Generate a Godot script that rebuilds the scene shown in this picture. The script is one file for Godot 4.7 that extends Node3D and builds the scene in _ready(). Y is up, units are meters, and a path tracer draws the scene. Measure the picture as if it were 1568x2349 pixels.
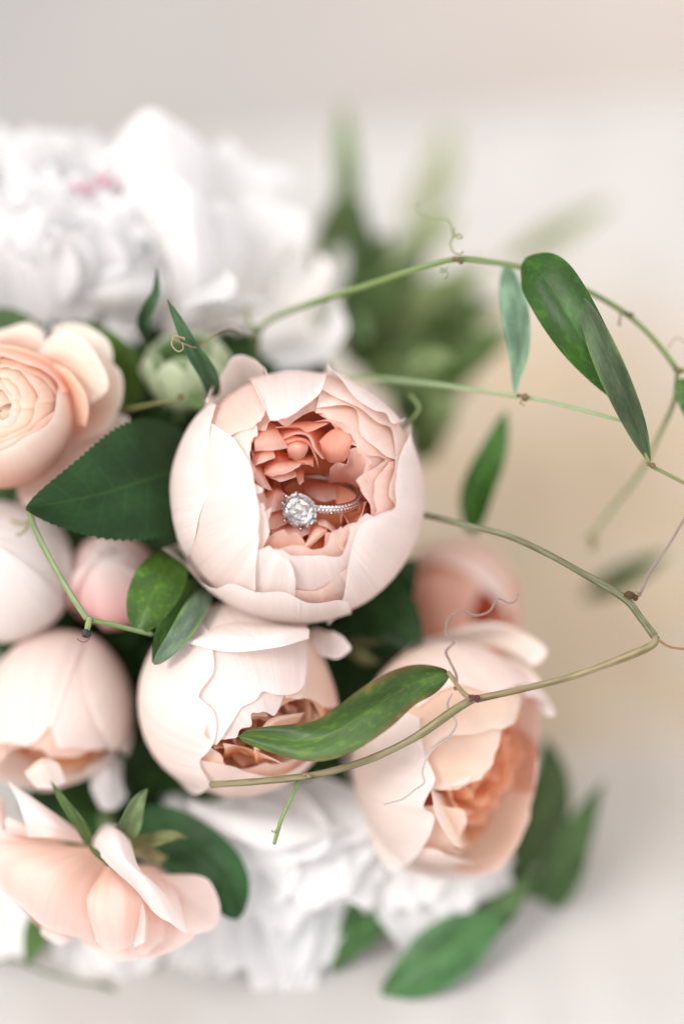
extends Node3D
# A bouquet of garden roses with a ring lying in one of them, seen from close by.
# Positions are given as (x, y) on a 1568 x 2349 grid in the plane of sharp focus plus a height z in
# millimetres towards the viewer; at() turns them into metres in the world.

const D := 0.80                      # metres from the lens to the plane z = 0
const S := 0.282 / 2349.0            # metres per grid unit at that plane
const TILT := 35.0
const CAM_H := 0.605
var cam_o := Vector3(0, CAM_H, D * cos(deg_to_rad(TILT)))
var cx := Vector3.RIGHT
var cf := Vector3(0, -sin(deg_to_rad(TILT)), -cos(deg_to_rad(TILT)))
var cy := Vector3(0, cos(deg_to_rad(TILT)), -sin(deg_to_rad(TILT)))
var nz := FastNoiseLite.new()
var rng := RandomNumberGenerator.new()
var M := [0.0, 0.0, 1.0]             # offset and scale of the grid in which the next lists are written
var cur: Node3D                      # the thing under construction, its origin and (for cupped flowers) its ball
var org := Vector3.ZERO
var bc := Vector3.ZERO
var br := 0.03
var bax := Vector3.UP
var bsy := 1.0                       # how much taller than wide the ball is
var bmat: StandardMaterial3D
var seed_n := 0
var k_pale := 1.0                    # how pale the margins of petals are
var zo := 0.0                        # lifts all heights of a flower
var names := {}
var mats := {}

func at(px: float, py: float, z: float) -> Vector3:
	var d := D - z * 0.001
	var k := S * d / D
	return cam_o + cf * d + cx * ((px - 784.0) * k) - cy * ((py - 1174.5) * k)

func g(x: float, y: float, z: float) -> Vector3:
	return at(M[0] + M[2] * x, M[1] + M[2] * y, z + zo)

func view_dir(x: float, y: float, z: float) -> Vector3:      # right, up, towards the viewer
	return (cx * x + cy * y - cf * z).normalized()

func numbered(n: String) -> String:
	names[n] = names.get(n, -1) + 1
	return n if names[n] == 0 else "%s_%03d" % [n, names[n]]

func thing(called: String, label: String, category: String, where: Vector3, group := "") -> Node3D:
	cur = Node3D.new()
	cur.name = numbered(called)
	add_child(cur)
	cur.position = where
	org = where
	cur.set_meta("label", label)
	cur.set_meta("category", category)
	if group != "":
		cur.set_meta("group", group)
	return cur

func part(called: String, m: Mesh, mat: Material, parent: Node3D = null) -> MeshInstance3D:
	var o := MeshInstance3D.new()
	o.name = called
	o.mesh = m
	o.material_override = mat
	(parent if parent else cur).add_child(o, true)
	return o

func cat(p: Array, t: float) -> Vector3:
	var n := p.size() - 1
	if n == 0:
		return p[0]
	var f := clampf(t, 0.0, 1.0) * n
	var i := mini(int(f), n - 1)
	f -= i
	var b: Vector3 = p[i]
	var c: Vector3 = p[i + 1]
	var a: Vector3 = p[i - 1] if i > 0 else b * 2.0 - c
	var e: Vector3 = p[i + 2] if i + 2 <= n else c * 2.0 - b
	return b.cubic_interpolate(c, a, e, f)

func list(flat: Array, step := 3) -> Array:
	var r := []
	for i in range(0, flat.size(), step):
		r.append(g(flat[i], flat[i + 1], flat[i + 2]))
	return r

# One sheet from a grid of points; with a thickness it becomes a closed body with a thin rim.
func sheet(P: PackedVector3Array, C: PackedColorArray, nu: int, nv: int, th := 0.0) -> ArrayMesh:
	var V := PackedVector3Array()
	var N := PackedVector3Array()
	var U := PackedVector2Array()
	var K := PackedColorArray()
	var I := PackedInt32Array()
	var w := nu + 1
	var nn := PackedVector3Array()
	nn.resize(P.size())
	for j in nv + 1:
		for i in nu + 1:
			var du: Vector3 = P[j * w + mini(i + 1, nu)] - P[j * w + maxi(i - 1, 0)]
			var dv: Vector3 = P[mini(j + 1, nv) * w + i] - P[maxi(j - 1, 0) * w + i]
			var n := dv.cross(du)
			nn[j * w + i] = n.normalized() if n.length_squared() > 1e-20 else Vector3.ZERO
	for j in nv + 1:                       # points where the sheet is pinched borrow a neighbour's normal
		for i in nu + 1:
			if nn[j * w + i] == Vector3.ZERO:
				var n2: Vector3 = nn[mini(j + 1, nv) * w + i] + nn[maxi(j - 1, 0) * w + i]
				nn[j * w + i] = n2.normalized() if n2.length() > 0.01 else -cf
	for side in ([1.0, -1.0] if th > 0.0 else [1.0]):
		var first := V.size()
		for j in nv + 1:
			for i in nu + 1:
				var k := j * w + i
				var e := minf(minf(i, nu - i) / (0.12 * nu), minf(j, nv - j) / (0.12 * nv))
				V.append(P[k] - org + nn[k] * (side * th * 0.5 * sqrt(clampf(e, 0.0, 1.0))))
				N.append(nn[k] * side)
				U.append(Vector2(float(i) / nu, float(j) / nv))
				K.append(C[k])
		for j in nv:
			for i in nu:
				var a := first + j * w + i
				if side > 0.0:
					I.append_array([a, a + 1, a + w, a + 1, a + w + 1, a + w])
				else:
					I.append_array([a, a + w, a + 1, a + 1, a + w, a + w + 1])
	var arr := []
	arr.resize(Mesh.ARRAY_MAX)
	arr[Mesh.ARRAY_VERTEX] = V
	arr[Mesh.ARRAY_NORMAL] = N
	arr[Mesh.ARRAY_TEX_UV] = U
	arr[Mesh.ARRAY_COLOR] = K
	arr[Mesh.ARRAY_INDEX] = I
	var m := ArrayMesh.new()
	m.add_surface_from_arrays(Mesh.PRIMITIVE_TRIANGLES, arr)
	return m

func tint(ci: Color, co: Color, u: float, v: float, s: float, k := 1.0) -> Color:
	var c := ci.lerp(co, pow(clampf(v, 0.0, 1.0), k))
	var q := 1.0 + 0.05 * nz.get_noise_2d(u * 900.0 + s, v * 60.0) + 0.05 * nz.get_noise_2d(u * 120.0, v * 120.0 + s)
	var pale := 0.28 * smoothstep(0.90, 1.0, v)  # natural pale margin plus a painted highlight along the rim
	c = c.lerp(Color(0.95, 0.88, 0.86), pale * k_pale)
	return Color(clampf(c.r * q, 0, 0.95), clampf(c.g * q, 0, 0.95), clampf(c.b * q, 0, 0.95))

# The petals crowded inside a cupped flower, spiralling out from its axis.
func rosette(n: int, reach: float, t1: float, ci: Color, co: Color) -> void:
	var x := (cx - bax * cx.dot(bax)).normalized()
	var y := bax.cross(x)
	for k in n:
		var a := k * 2.4 + rng.randf_range(-0.3, 0.3)
		var f := sqrt((k + 0.5) / n)
		var t := f * t1
		var rad := x * cos(a) + y * sin(a)
		var dir := bax * cos(t) + rad * sin(t)
		var nrm := (bax * sin(t) - rad * cos(t) + y * rng.randf_range(-0.5, 0.5)).normalized()
		free_petal(bc + rad * (br * 0.12 * f) - bax * (br * 0.25), dir, nrm, br * (0.9 + 0.22 * f) * reach * rng.randf_range(0.9, 1.08), br * rng.randf_range(0.65, 0.95), rng.randf_range(0.15, 0.35), 0.003, ci, co, {"notch": 0.07, "bend": 0.7, "mat": mats.heart})

# A petal laid through rows of points: the first row is its base, the last its rim.
func patch(rows: Array, ci: Color, co: Color, o := {}) -> MeshInstance3D:
	seed_n += 17
	var nu: int = o.get("nu", 20)
	var nv: int = o.get("nv", 18)
	var ruf: float = o.get("ruf", 0.5)         # millimetres of unevenness at the rim
	var lines := []
	for r in rows:
		var l := list(r)
		if o.has("zs"):
			for i in l.size():
				l[i] = at(M[0] + M[2] * r[i * 3], M[1] + M[2] * r[i * 3 + 1], o.zs[lines.size()] + zo + 0.8 * nz.get_noise_2d(i * 80.0, seed_n * 4.0))
		lines.append(l)
	var P := PackedVector3Array()
	var C := PackedColorArray()
	for j in nv + 1:
		var v := float(j) / nv
		for i in nu + 1:
			var u := float(i) / nu
			var col := []
			for l in lines:
				col.append(cat(l, u))
			var vv: float = v * (1.0 + o.get("notch", 0.02) * nz.get_noise_2d(u * 260.0, seed_n * 7.3))
			var p := cat(col, minf(vv, 1.0))
			if vv > 1.0:
				p += (p - cat(col, 0.97)) * ((vv - 1.0) / 0.03)
			var q := nz.get_noise_3d(u * 130.0 + seed_n, v * 90.0, 3.0) * 0.8 + nz.get_noise_3d(u * 330.0 + seed_n, v * 260.0, 9.0) * 0.2
			p -= cf * (q * ruf * 0.001 * (0.35 + v))
			P.append(p)
			C.append(tint(ci, co, u, v, seed_n, o.get("k", 1.0)))
	return part(o.get("name", "petal"), sheet(P, C, nu, nv, o.get("th", 0.0)), o.get("mat", bmat))

# A ball for the next shells: centre, radius in grid units and the way the flower faces.
func ball(px: float, py: float, z: float, r: float, ax: Vector3, tall := 1.0) -> void:
	bc = at(px, py, z)
	bsy = tall
	br = r * S
	bax = ax

# A petal of a cupped flower: it rises from the back of the ball and ends at a rim seen at these grid points,
# s ball radii from the centre.
func shell(s: float, rim: Array, ci: Color, co: Color, o := {}) -> MeshInstance3D:
	seed_n += 17
	var pole := -bax
	var dirs := []
	var rads := []
	for k in range(0, rim.size(), 2):
		var rd := (g(rim[k], rim[k + 1], 0.0) - cam_o).normalized()
		var oc := cam_o - bc
		oc += cy * (oc.dot(cy) * (1.0 / bsy - 1.0))
		rd = (rd + cy * (rd.dot(cy) * (1.0 / bsy - 1.0))).normalized()
		var b := oc.dot(rd)
		var disc := b * b - oc.length_squared() + pow(br * s, 2)
		if disc > 0.0:
			var p := oc + rd * (-b - sqrt(disc))
			dirs.append(p.normalized())
			rads.append(Vector3(s, 0, 0))
		else:
			var p := oc + rd * -b
			dirs.append(p.normalized())
			rads.append(Vector3(p.length() / br, 0, 0))
	return shell_from(s, pole, dirs, rads, ci, co, o)

# The same from angles: a sector of the ball from a0 to a1 round the axis (0 = right, 90 = up) with its rim t degrees from the base.
func sector(s: float, a0: float, a1: float, t: float, ci: Color, co: Color, o := {}) -> MeshInstance3D:
	var x := (cx - bax * cx.dot(bax)).normalized()
	var y := bax.cross(x)
	var dirs := []
	var rads := []
	for k in 7:
		var a := deg_to_rad(lerpf(a0, a1, k / 6.0))
		var e := absf(k / 3.0 - 1.0)
		var tt := deg_to_rad(t * (1.0 - 0.22 * pow(e, 3.0)))
		dirs.append((x * cos(a) + y * sin(a)) * sin(tt) - bax * cos(tt))
		rads.append(Vector3(s, 0, 0))
	seed_n += 17
	return shell_from(s, -bax, dirs, rads, ci, co, o)

func shell_from(s: float, pole: Vector3, dirs: Array, rads: Array, ci: Color, co: Color, o: Dictionary) -> MeshInstance3D:
	var nu: int = o.get("nu", 30)
	var nv: int = o.get("nv", 22)
	var lift: float = o.get("lift", 0.0)
	var curl: float = o.get("curl", 0.012)
	var bump: float = o.get("bump", 0.014)
	var notch: float = o.get("notch", 0.022)
	var P := PackedVector3Array()
	var C := PackedColorArray()
	for j in nv + 1:
		var v := float(j) / nv
		v = 1.0 - pow(1.0 - v, 1.35)
		for i in nu + 1:
			var u := float(i) / nu
			var d := cat(dirs, u).normalized()
			var r := cat(rads, u).x
			var full := 1.0 + notch * (nz.get_noise_2d(u * 240.0, seed_n * 7.3) * 0.85 + nz.get_noise_2d(u * 700.0, seed_n * 3.1) * 0.18)
			var ang := pole.angle_to(d)
			var axis := pole.cross(d)
			axis = axis.normalized() if axis.length() > 1e-4 else cx
			var dd := pole.rotated(axis, minf(ang * v * full, PI * 0.985))
			var e := pow(absf(u * 2.0 - 1.0), 6.0)
			var rad := lerpf(s, r, smoothstep(0.2, 1.0, v)) + lift * v * v * v + curl * (pow(clampf((v - 0.8) / 0.2, 0, 1), 2.0) + e * 0.6 * v)
			rad += 0.012 * nz.get_noise_2d(u * 380.0, seed_n * 4.4) * pow(v, 4.0)
			rad += bump * (nz.get_noise_3d(dd.x * 90 + seed_n, dd.y * 90, dd.z * 90) + 0.5 * nz.get_noise_2d(u * 300.0, seed_n * 5.0) * v * v)
			var off := dd * (br * rad)
			P.append(bc + off + cy * (off.dot(cy) * (bsy - 1.0)))
			C.append(tint(ci, co, u, v, seed_n, o.get("k", 2.3)))
	return part(o.get("name", "petal"), sheet(P, C, nu, nv), o.get("mat", bmat))

# A free petal growing from a base along dir, facing nrm.
func free_petal(base: Vector3, dir: Vector3, nrm: Vector3, L: float, W: float, cup: float, ruf: float, ci: Color, co: Color, o := {}) -> MeshInstance3D:
	seed_n += 17
	var side := dir.cross(nrm).normalized()
	var n := side.cross(dir).normalized()
	var nu: int = o.get("nu", 14)
	var nv: int = o.get("nv", 12)
	var P := PackedVector3Array()
	var C := PackedColorArray()
	for j in nv + 1:
		var v := float(j) / nv
		for i in nu + 1:
			var u := float(i) / nu * 2.0 - 1.0
			var w := W * pow(sin(PI * (0.06 + 0.66 * v)), 0.8) * 0.5
			var l: float = L * v * (1.0 - 0.22 * u * u * v + o.get("notch", 0.06) * nz.get_noise_2d(u * 160.0, seed_n * 9.1) * v)
			var h: float = cup * L * (u * u * 0.5 + pow(v, 2.0) * o.get("bend", 0.5))
			h += ruf * nz.get_noise_3d(u * 110.0, v * 60.0, seed_n * 3.7) * v * v
			P.append(base + dir * l + side * (u * w) + n * h)
			C.append(tint(ci, co, u * 0.5, v, seed_n))
	return part(o.get("name", "petal"), sheet(P, C, nu, nv), o.get("mat", bmat))

# The same between two points of the grid, wide w grid units.
func tip_petal(bx: float, by: float, bz: float, tx: float, ty: float, tz: float, w: float, bend: float, ci: Color, co: Color, turn := 0.0) -> void:
	var b := g(bx, by, bz)
	var d := g(tx, ty, tz) - b
	var n := (view_dir(turn, 0.25, 1.0)).normalized()
	free_petal(b, d.normalized(), n, d.length(), w * S * M[2] * 1.25, 0.16, 0.0022, ci, co, {"nu": 24, "nv": 20, "notch": 0.10, "bend": bend})

# A leaf along a spine; w = half width in grid units, roll turns it about its spine, fold closes it along the midrib.
func leaf(spine: Array, w: float, roll: float, fold: float, c: Color, o := {}) -> MeshInstance3D:
	seed_n += 17
	var sp := list(spine)
	c = Color(c.r * 1.12, c.g * 1.03, c.b * 0.80)
	var nu := 16
	var nv: int = o.get("nv", 40)
	var a: float = o.get("a", 0.8)
	var b: float = o.get("b", 0.75)
	var ser: float = o.get("ser", 0.0)
	var roll_end: float = o.get("roll_end", roll)
	var P := PackedVector3Array()
	var C := PackedColorArray()
	var half: float = w * S * M[2]
	for j in nv + 1:
		var v := float(j) / nv
		var p := cat(sp, v)
		var t := (cat(sp, minf(v + 0.02, 1.0)) - cat(sp, maxf(v - 0.02, 0.0))).normalized()
		var side := t.cross(-cf).normalized()
		var rr := deg_to_rad(lerpf(roll, roll_end, v))
		var W := (side * cos(rr) - cf * sin(rr)).normalized()
		var N := W.cross(t).normalized()
		if N.dot(-cf) < 0.0 and absf(rr) < PI / 2:
			N = -N
		var ww: float = half * maxf(pow(maxf(sin(PI * pow(v, a)), 0.0), b), 0.012)
		for i in nu + 1:
			var u := float(i) / nu * 2.0 - 1.0
			var saw := fposmod(v * o.get("teeth", 26.0), 1.0)
			var edge := 1.0 + ser * (saw - 0.5) * pow(absf(u), 6.0)
			edge += o.get("uneven", 0.02) * nz.get_noise_2d(v * 200.0, seed_n * 3.0 + signf(u) * 50.0) * absf(u)
			var x: float = u * ww * edge
			var f: float = fold * (o.get("fold_side", 0.0) * u * 0.5 + 1.0)
			var h: float = absf(u) * ww * f - u * u * ww * o.get("arch", 0.15)
			h += half * o.get("wave", 0.08) * nz.get_noise_3d(u * 60.0, v * 130.0, seed_n * 2.3)
			P.append(p + W * (x / sqrt(1.0 + f * f)) + N * h)
			var q := 1.0 + 0.25 * nz.get_noise_3d(u * 100.0, v * 160.0, seed_n)
			var k := Color(c.r * q, c.g * q, c.b * q)
			if o.has("rim"):
				k = k.lerp(o.rim, smoothstep(0.72, 1.0, absf(u) + 0.25 * nz.get_noise_2d(v * 220.0, seed_n)) * 0.8)
			C.append(k)
	return part(o.get("name", "leaf"), sheet(P, C, nu, nv, o.get("th", 0.0003)), o.get("mat", mats.leaf), o.get("parent", cur))

func tube_mesh(p: Array, r0: float, r1: float, c0: Color, c1: Color, o := {}) -> ArrayMesh:
	seed_n += 17
	var nv: int = o.get("nv", 12 * p.size())
	var nu := 10
	var P := PackedVector3Array()
	var C := PackedColorArray()
	var up := Vector3.ZERO
	for j in nv + 1:
		var v := float(j) / nv
		var q := cat(p, v)
		var t := (cat(p, minf(v + 0.01, 1.0)) - cat(p, maxf(v - 0.01, 0.0))).normalized()
		if up == Vector3.ZERO:
			up = t.cross(Vector3(0.3, 0.8, 0.52)).normalized()
		up = (up - t * up.dot(t)).normalized()
		var side := t.cross(up)
		var r: float = lerpf(r0, r1, v) * S * (1.0 + o.get("rough", 0.10) * nz.get_noise_2d(v * 60.0 * p.size(), seed_n))
		if j == 0 or j == nv:
			r *= 0.3
		for i in nu + 1:
			var a := TAU * i / nu
			P.append(q + (up * cos(a) + side * sin(a)) * r)
			var k := 0.6 * nz.get_noise_3d(v * 20.0 * p.size(), 70.0 * sin(a), seed_n + 70.0 * cos(a)) + 0.35 * nz.get_noise_3d(v * 150.0 * p.size(), 160.0 * sin(a), seed_n + 160.0 * cos(a))
			C.append(c0.lerp(c1, clampf(0.45 + k + o.get("shift", 0.0), 0, 1)))
	return sheet(P, C, nu, nv)

func tube(flat: Array, r0: float, r1: float, c0: Color, c1: Color, o := {}) -> MeshInstance3D:
	return part(o.get("name", "stem"), tube_mesh(list(flat), r0, r1, c0, c1, o), mats.stem)

func lin(r: float, gg: float, b: float) -> Color:
	return Color(r, gg, b)

func structure(called: String, m: Mesh, mat: Material, t: Transform3D) -> MeshInstance3D:
	var o := MeshInstance3D.new()
	o.name = called
	o.mesh = m
	o.material_override = mat
	o.transform = t
	o.set_meta("kind", "structure")
	add_child(o, true)
	return o

func material(rough: float, spec: float, back: float, tex: Texture2D = null) -> StandardMaterial3D:
	var m := StandardMaterial3D.new()
	m.vertex_color_use_as_albedo = true
	m.roughness = rough
	m.metallic_specular = spec
	m.cull_mode = BaseMaterial3D.CULL_DISABLED
	if back > 0.0:
		m.backlight_enabled = true
		m.backlight = Color(back, back, back).linear_to_srgb()
	if tex:
		m.albedo_texture = tex
	return m

# Veins of a leaf: a pale midrib, side veins and a fine net.
func leaf_texture(pairs: float, lean: float, strong: float, freckles: float) -> Texture2D:
	var w := 160
	var h := 320
	var im := Image.create(w, h, false, Image.FORMAT_RGB8)
	for y in h:
		for x in w:
			var u := (x + 0.5) / w * 2.0 - 1.0
			var v := (y + 0.5) / h
			var b := 0.80 + 0.10 * nz.get_noise_2d(x * 1.3, y * 1.3)
			var rib := exp(-pow(u / 0.035, 2.0))
			var ph := fposmod(v * pairs - absf(u) * lean + 0.02 * nz.get_noise_2d(y * 2.0, 7.0) + (0.5 if u > 0.0 else 0.0), 1.0)
			var vein := exp(-pow((ph - 0.5) / 0.055, 2.0)) * (1.0 - absf(u) * 0.7)
			var k := b + strong * (0.20 * rib + 0.11 * vein) + 0.04 * nz.get_noise_2d(x * 7.0, y * 7.0)
			var f := smoothstep(0.35, 0.6, nz.get_noise_2d(x * 4.1 + 300.0, y * 4.1)) * freckles
			im.set_pixel(x, y, Color(clampf(k + 0.06 * rib + f, 0, 1), clampf(k + f * 0.8, 0, 1), clampf(k - 0.03 * rib, 0, 1)))
	return ImageTexture.create_from_image(im)

func petal_fibres() -> Texture2D:
	var im := Image.create(256, 128, false, Image.FORMAT_RGB8)
	for y in 128:
		for x in 256:
			var k := 0.5 + 0.22 * nz.get_noise_2d(x * 9.0, y * 0.7) + 0.16 * nz.get_noise_2d(x * 26.0, y * 1.6 + 400.0) + 0.16 * nz.get_noise_2d(x * 2.0, y * 2.2 + 900.0)
			im.set_pixel(x, y, Color(k, k, k))
	im.bump_map_to_normal_map(3.0)
	return ImageTexture.create_from_image(im)

func cloth_texture(a: Color, b: Color, f: float) -> Texture2D:
	var im := Image.create(256, 256, false, Image.FORMAT_RGB8)
	for y in 256:
		for x in 256:
			im.set_pixel(x, y, a.lerp(b, clampf(0.5 + f * (nz.get_noise_2d(x * 0.9, y * 0.9) + 0.4 * nz.get_noise_2d(x * 9.0, y * 2.0)), 0, 1)))
	return ImageTexture.create_from_image(im)

func _ready() -> void:
	nz.seed = 11
	nz.noise_type = FastNoiseLite.TYPE_SIMPLEX_SMOOTH
	nz.frequency = 0.01
	nz.fractal_type = FastNoiseLite.FRACTAL_NONE
	rng.seed = 5
	var cam := Camera3D.new()
	cam.name = "camera"
	cam.position = cam_o
	cam.rotation_degrees = Vector3(-TILT, 0, 0)
	var lens := CameraAttributesPhysical.new()
	lens.frustum_focal_length = 12.0 / (0.141 / D)
	lens.frustum_focus_distance = D - 0.006
	lens.frustum_near = 0.05
	lens.frustum_far = 50.0
	lens.exposure_aperture = 1.2
	cam.attributes = lens
	cam.fov = rad_to_deg(2.0 * atan(0.141 / D))
	cam.near = 0.05
	cam.far = 50.0
	add_child(cam)
	cam.current = true
	var we := WorldEnvironment.new()
	var env := Environment.new()
	env.background_mode = Environment.BG_SKY
	var sky := Sky.new()
	var ps := ProceduralSkyMaterial.new()
	ps.sky_top_color = Color(0.97, 0.97, 0.985)
	ps.sky_horizon_color = Color(0.95, 0.94, 0.93)
	ps.ground_horizon_color = Color(0.92, 0.91, 0.89)
	ps.ground_bottom_color = Color(0.88, 0.86, 0.83)
	ps.sun_angle_max = 1.0
	sky.sky_material = ps
	env.sky = sky
	env.tonemap_mode = Environment.TONE_MAPPER_LINEAR
	env.tonemap_exposure = 1.48
	env.sdfgi_enabled = true
	env.ssao_enabled = true
	env.ssil_enabled = true
	we.environment = env
	add_child(we)
	var sun := DirectionalLight3D.new()
	sun.name = "window_daylight"
	sun.light_energy = 0.5
	sun.light_angular_distance = 22.0
	sun.light_color = Color(1.0, 0.98, 0.965)
	sun.shadow_enabled = true
	add_child(sun)
	sun.look_at_from_position(Vector3.ZERO, -view_dir(-0.55, 0.25, 0.80), Vector3(0, 0, 1))
	make_materials()
	setting()
	main_rose()
	ring()
	peach_flower()
	lower_roses()
	side_rose()
	buds()
	peonies()
	leaves()
	vines()
	foliage()

func make_materials() -> void:
	mats.petal = material(0.62, 0.3, 0.8)
	mats.petal.normal_enabled = true
	mats.petal.normal_texture = petal_fibres()
	mats.petal.normal_scale = 0.35
	mats.leaf = material(0.45, 0.33, 0.22, leaf_texture(9.0, 0.9, 1.0, 0.0))
	mats.vine_leaf = material(0.42, 0.4, 0.25, leaf_texture(5.0, 1.8, 0.7, 0.16))
	mats.matt_leaf = material(0.65, 0.25, 0.25, leaf_texture(5.0, 1.8, 0.35, 0.05))
	mats.stem = material(0.6, 0.3, 0.0)
	var me := StandardMaterial3D.new()
	me.albedo_color = Color(0.70, 0.67, 0.65)
	me.metallic = 1.0
	me.roughness = 0.18
	mats.metal = me
	var di := StandardMaterial3D.new()
	di.albedo_color = Color(0.98, 0.985, 1, 0.0)
	di.roughness = 0.0
	di.metallic_specular = 0.5
	di.transparency = BaseMaterial3D.TRANSPARENCY_ALPHA
	di.refraction_enabled = true
	di.refraction_scale = 0.14
	mats.diamond = di
	var pv := StandardMaterial3D.new()
	pv.albedo_color = Color(0.97, 0.97, 0.99)
	pv.metallic = 1.0
	pv.roughness = 0.06
	mats.small_stone = pv
	mats.thin_petal = material(0.7, 0.2, 0.85)
	mats.heart = material(0.62, 0.3, 1.15)
	mats.heart.normal_enabled = true
	mats.heart.normal_texture = mats.petal.normal_texture
	mats.heart.normal_scale = 0.35
	bmat = mats.petal

func setting() -> void:
	# a plastered wall, grey at left, warm reflected light painted in towards the right
	var wm := material(0.9, 0.2, 0.0)
	var wc := Vector3(0, 0.55, -1.0)
	org = wc
	var WP := PackedVector3Array()
	var WC := PackedColorArray()
	for j in 61:
		for i in 121:
			var p := wc + Vector3(lerpf(-2.5, 2.5, i / 120.0), lerpf(1.3, -1.3, j / 60.0), 0.0)
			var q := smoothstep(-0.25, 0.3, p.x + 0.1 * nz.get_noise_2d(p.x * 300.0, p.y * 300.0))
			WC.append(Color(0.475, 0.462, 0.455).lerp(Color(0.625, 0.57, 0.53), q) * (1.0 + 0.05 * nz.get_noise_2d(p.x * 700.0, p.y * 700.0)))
			WP.append(p)
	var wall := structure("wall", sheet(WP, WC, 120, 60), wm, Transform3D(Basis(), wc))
	var wb := BoxMesh.new()
	wb.size = Vector3(5.0, 2.6, 0.1)
	part("masonry", wb, wm, wall).position = Vector3(0, 0, -0.054)
	# a whitewashed board with the bouquet's warm contact shadow painted in as tan patches
	var t := material(0.6, 0.35, 0.0)
	var b := Basis(Vector3.UP, deg_to_rad(14.0))
	var mid := Vector3(0.25, 0.0, -0.565) + b * Vector3(0, 0, 0.65)
	var tan_shade_spots := [Vector3(0.075, 0.0, -0.31), Vector3(0.085, 0.0, -0.25), Vector3(0.07, 0.0, -0.20), Vector3(0.085, 0.0, -0.11), Vector3(0.04, 0.0, -0.14)]
	org = mid
	var nu := 220
	var nv := 150
	var P := PackedVector3Array()
	var C := PackedColorArray()
	for j in nv + 1:
		for i in nu + 1:
			var p := mid + b * Vector3(lerpf(-0.6, 0.6, float(i) / nu), 0.0, lerpf(-0.65, 0.65, float(j) / nv))
			var tan_shade := 0.22 * exp(-pow((p.x - 0.11) / 0.16, 2.0) - pow((p.z + 0.17) / 0.17, 2.0))
			for q in tan_shade_spots:
				tan_shade += 0.72 * exp(-pow((p.x - q.x) / 0.07, 2.0) - pow((p.z - q.z) / 0.065, 2.0))
			tan_shade = clampf(tan_shade * (0.95 + 0.5 * nz.get_noise_2d(p.x * 900.0, p.z * 2600.0)), 0.0, 1.0)
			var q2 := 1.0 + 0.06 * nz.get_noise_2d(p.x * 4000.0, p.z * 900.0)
			C.append((Color(0.555, 0.54, 0.52).lerp(Color(0.55, 0.44, 0.31), tan_shade)) * q2)
			P.append(p)
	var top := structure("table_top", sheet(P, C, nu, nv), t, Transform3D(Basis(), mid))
	var slab := BoxMesh.new()
	slab.size = Vector3(1.2, 0.027, 1.3)
	var sm := StandardMaterial3D.new()
	sm.albedo_color = Color(0.555, 0.54, 0.52).linear_to_srgb()
	var so := part("slab", slab, sm, top)
	so.transform = Transform3D(b, Vector3(0, -0.0165, 0))
	var f := StandardMaterial3D.new()
	f.albedo_color = Color(0.72, 0.70, 0.68)
	f.roughness = 0.7
	var floor_m := BoxMesh.new()
	floor_m.size = Vector3(5.0, 0.1, 4.0)
	structure("floor", floor_m, f, Transform3D(Basis(), Vector3(0, -0.80, 1.0)))

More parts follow.
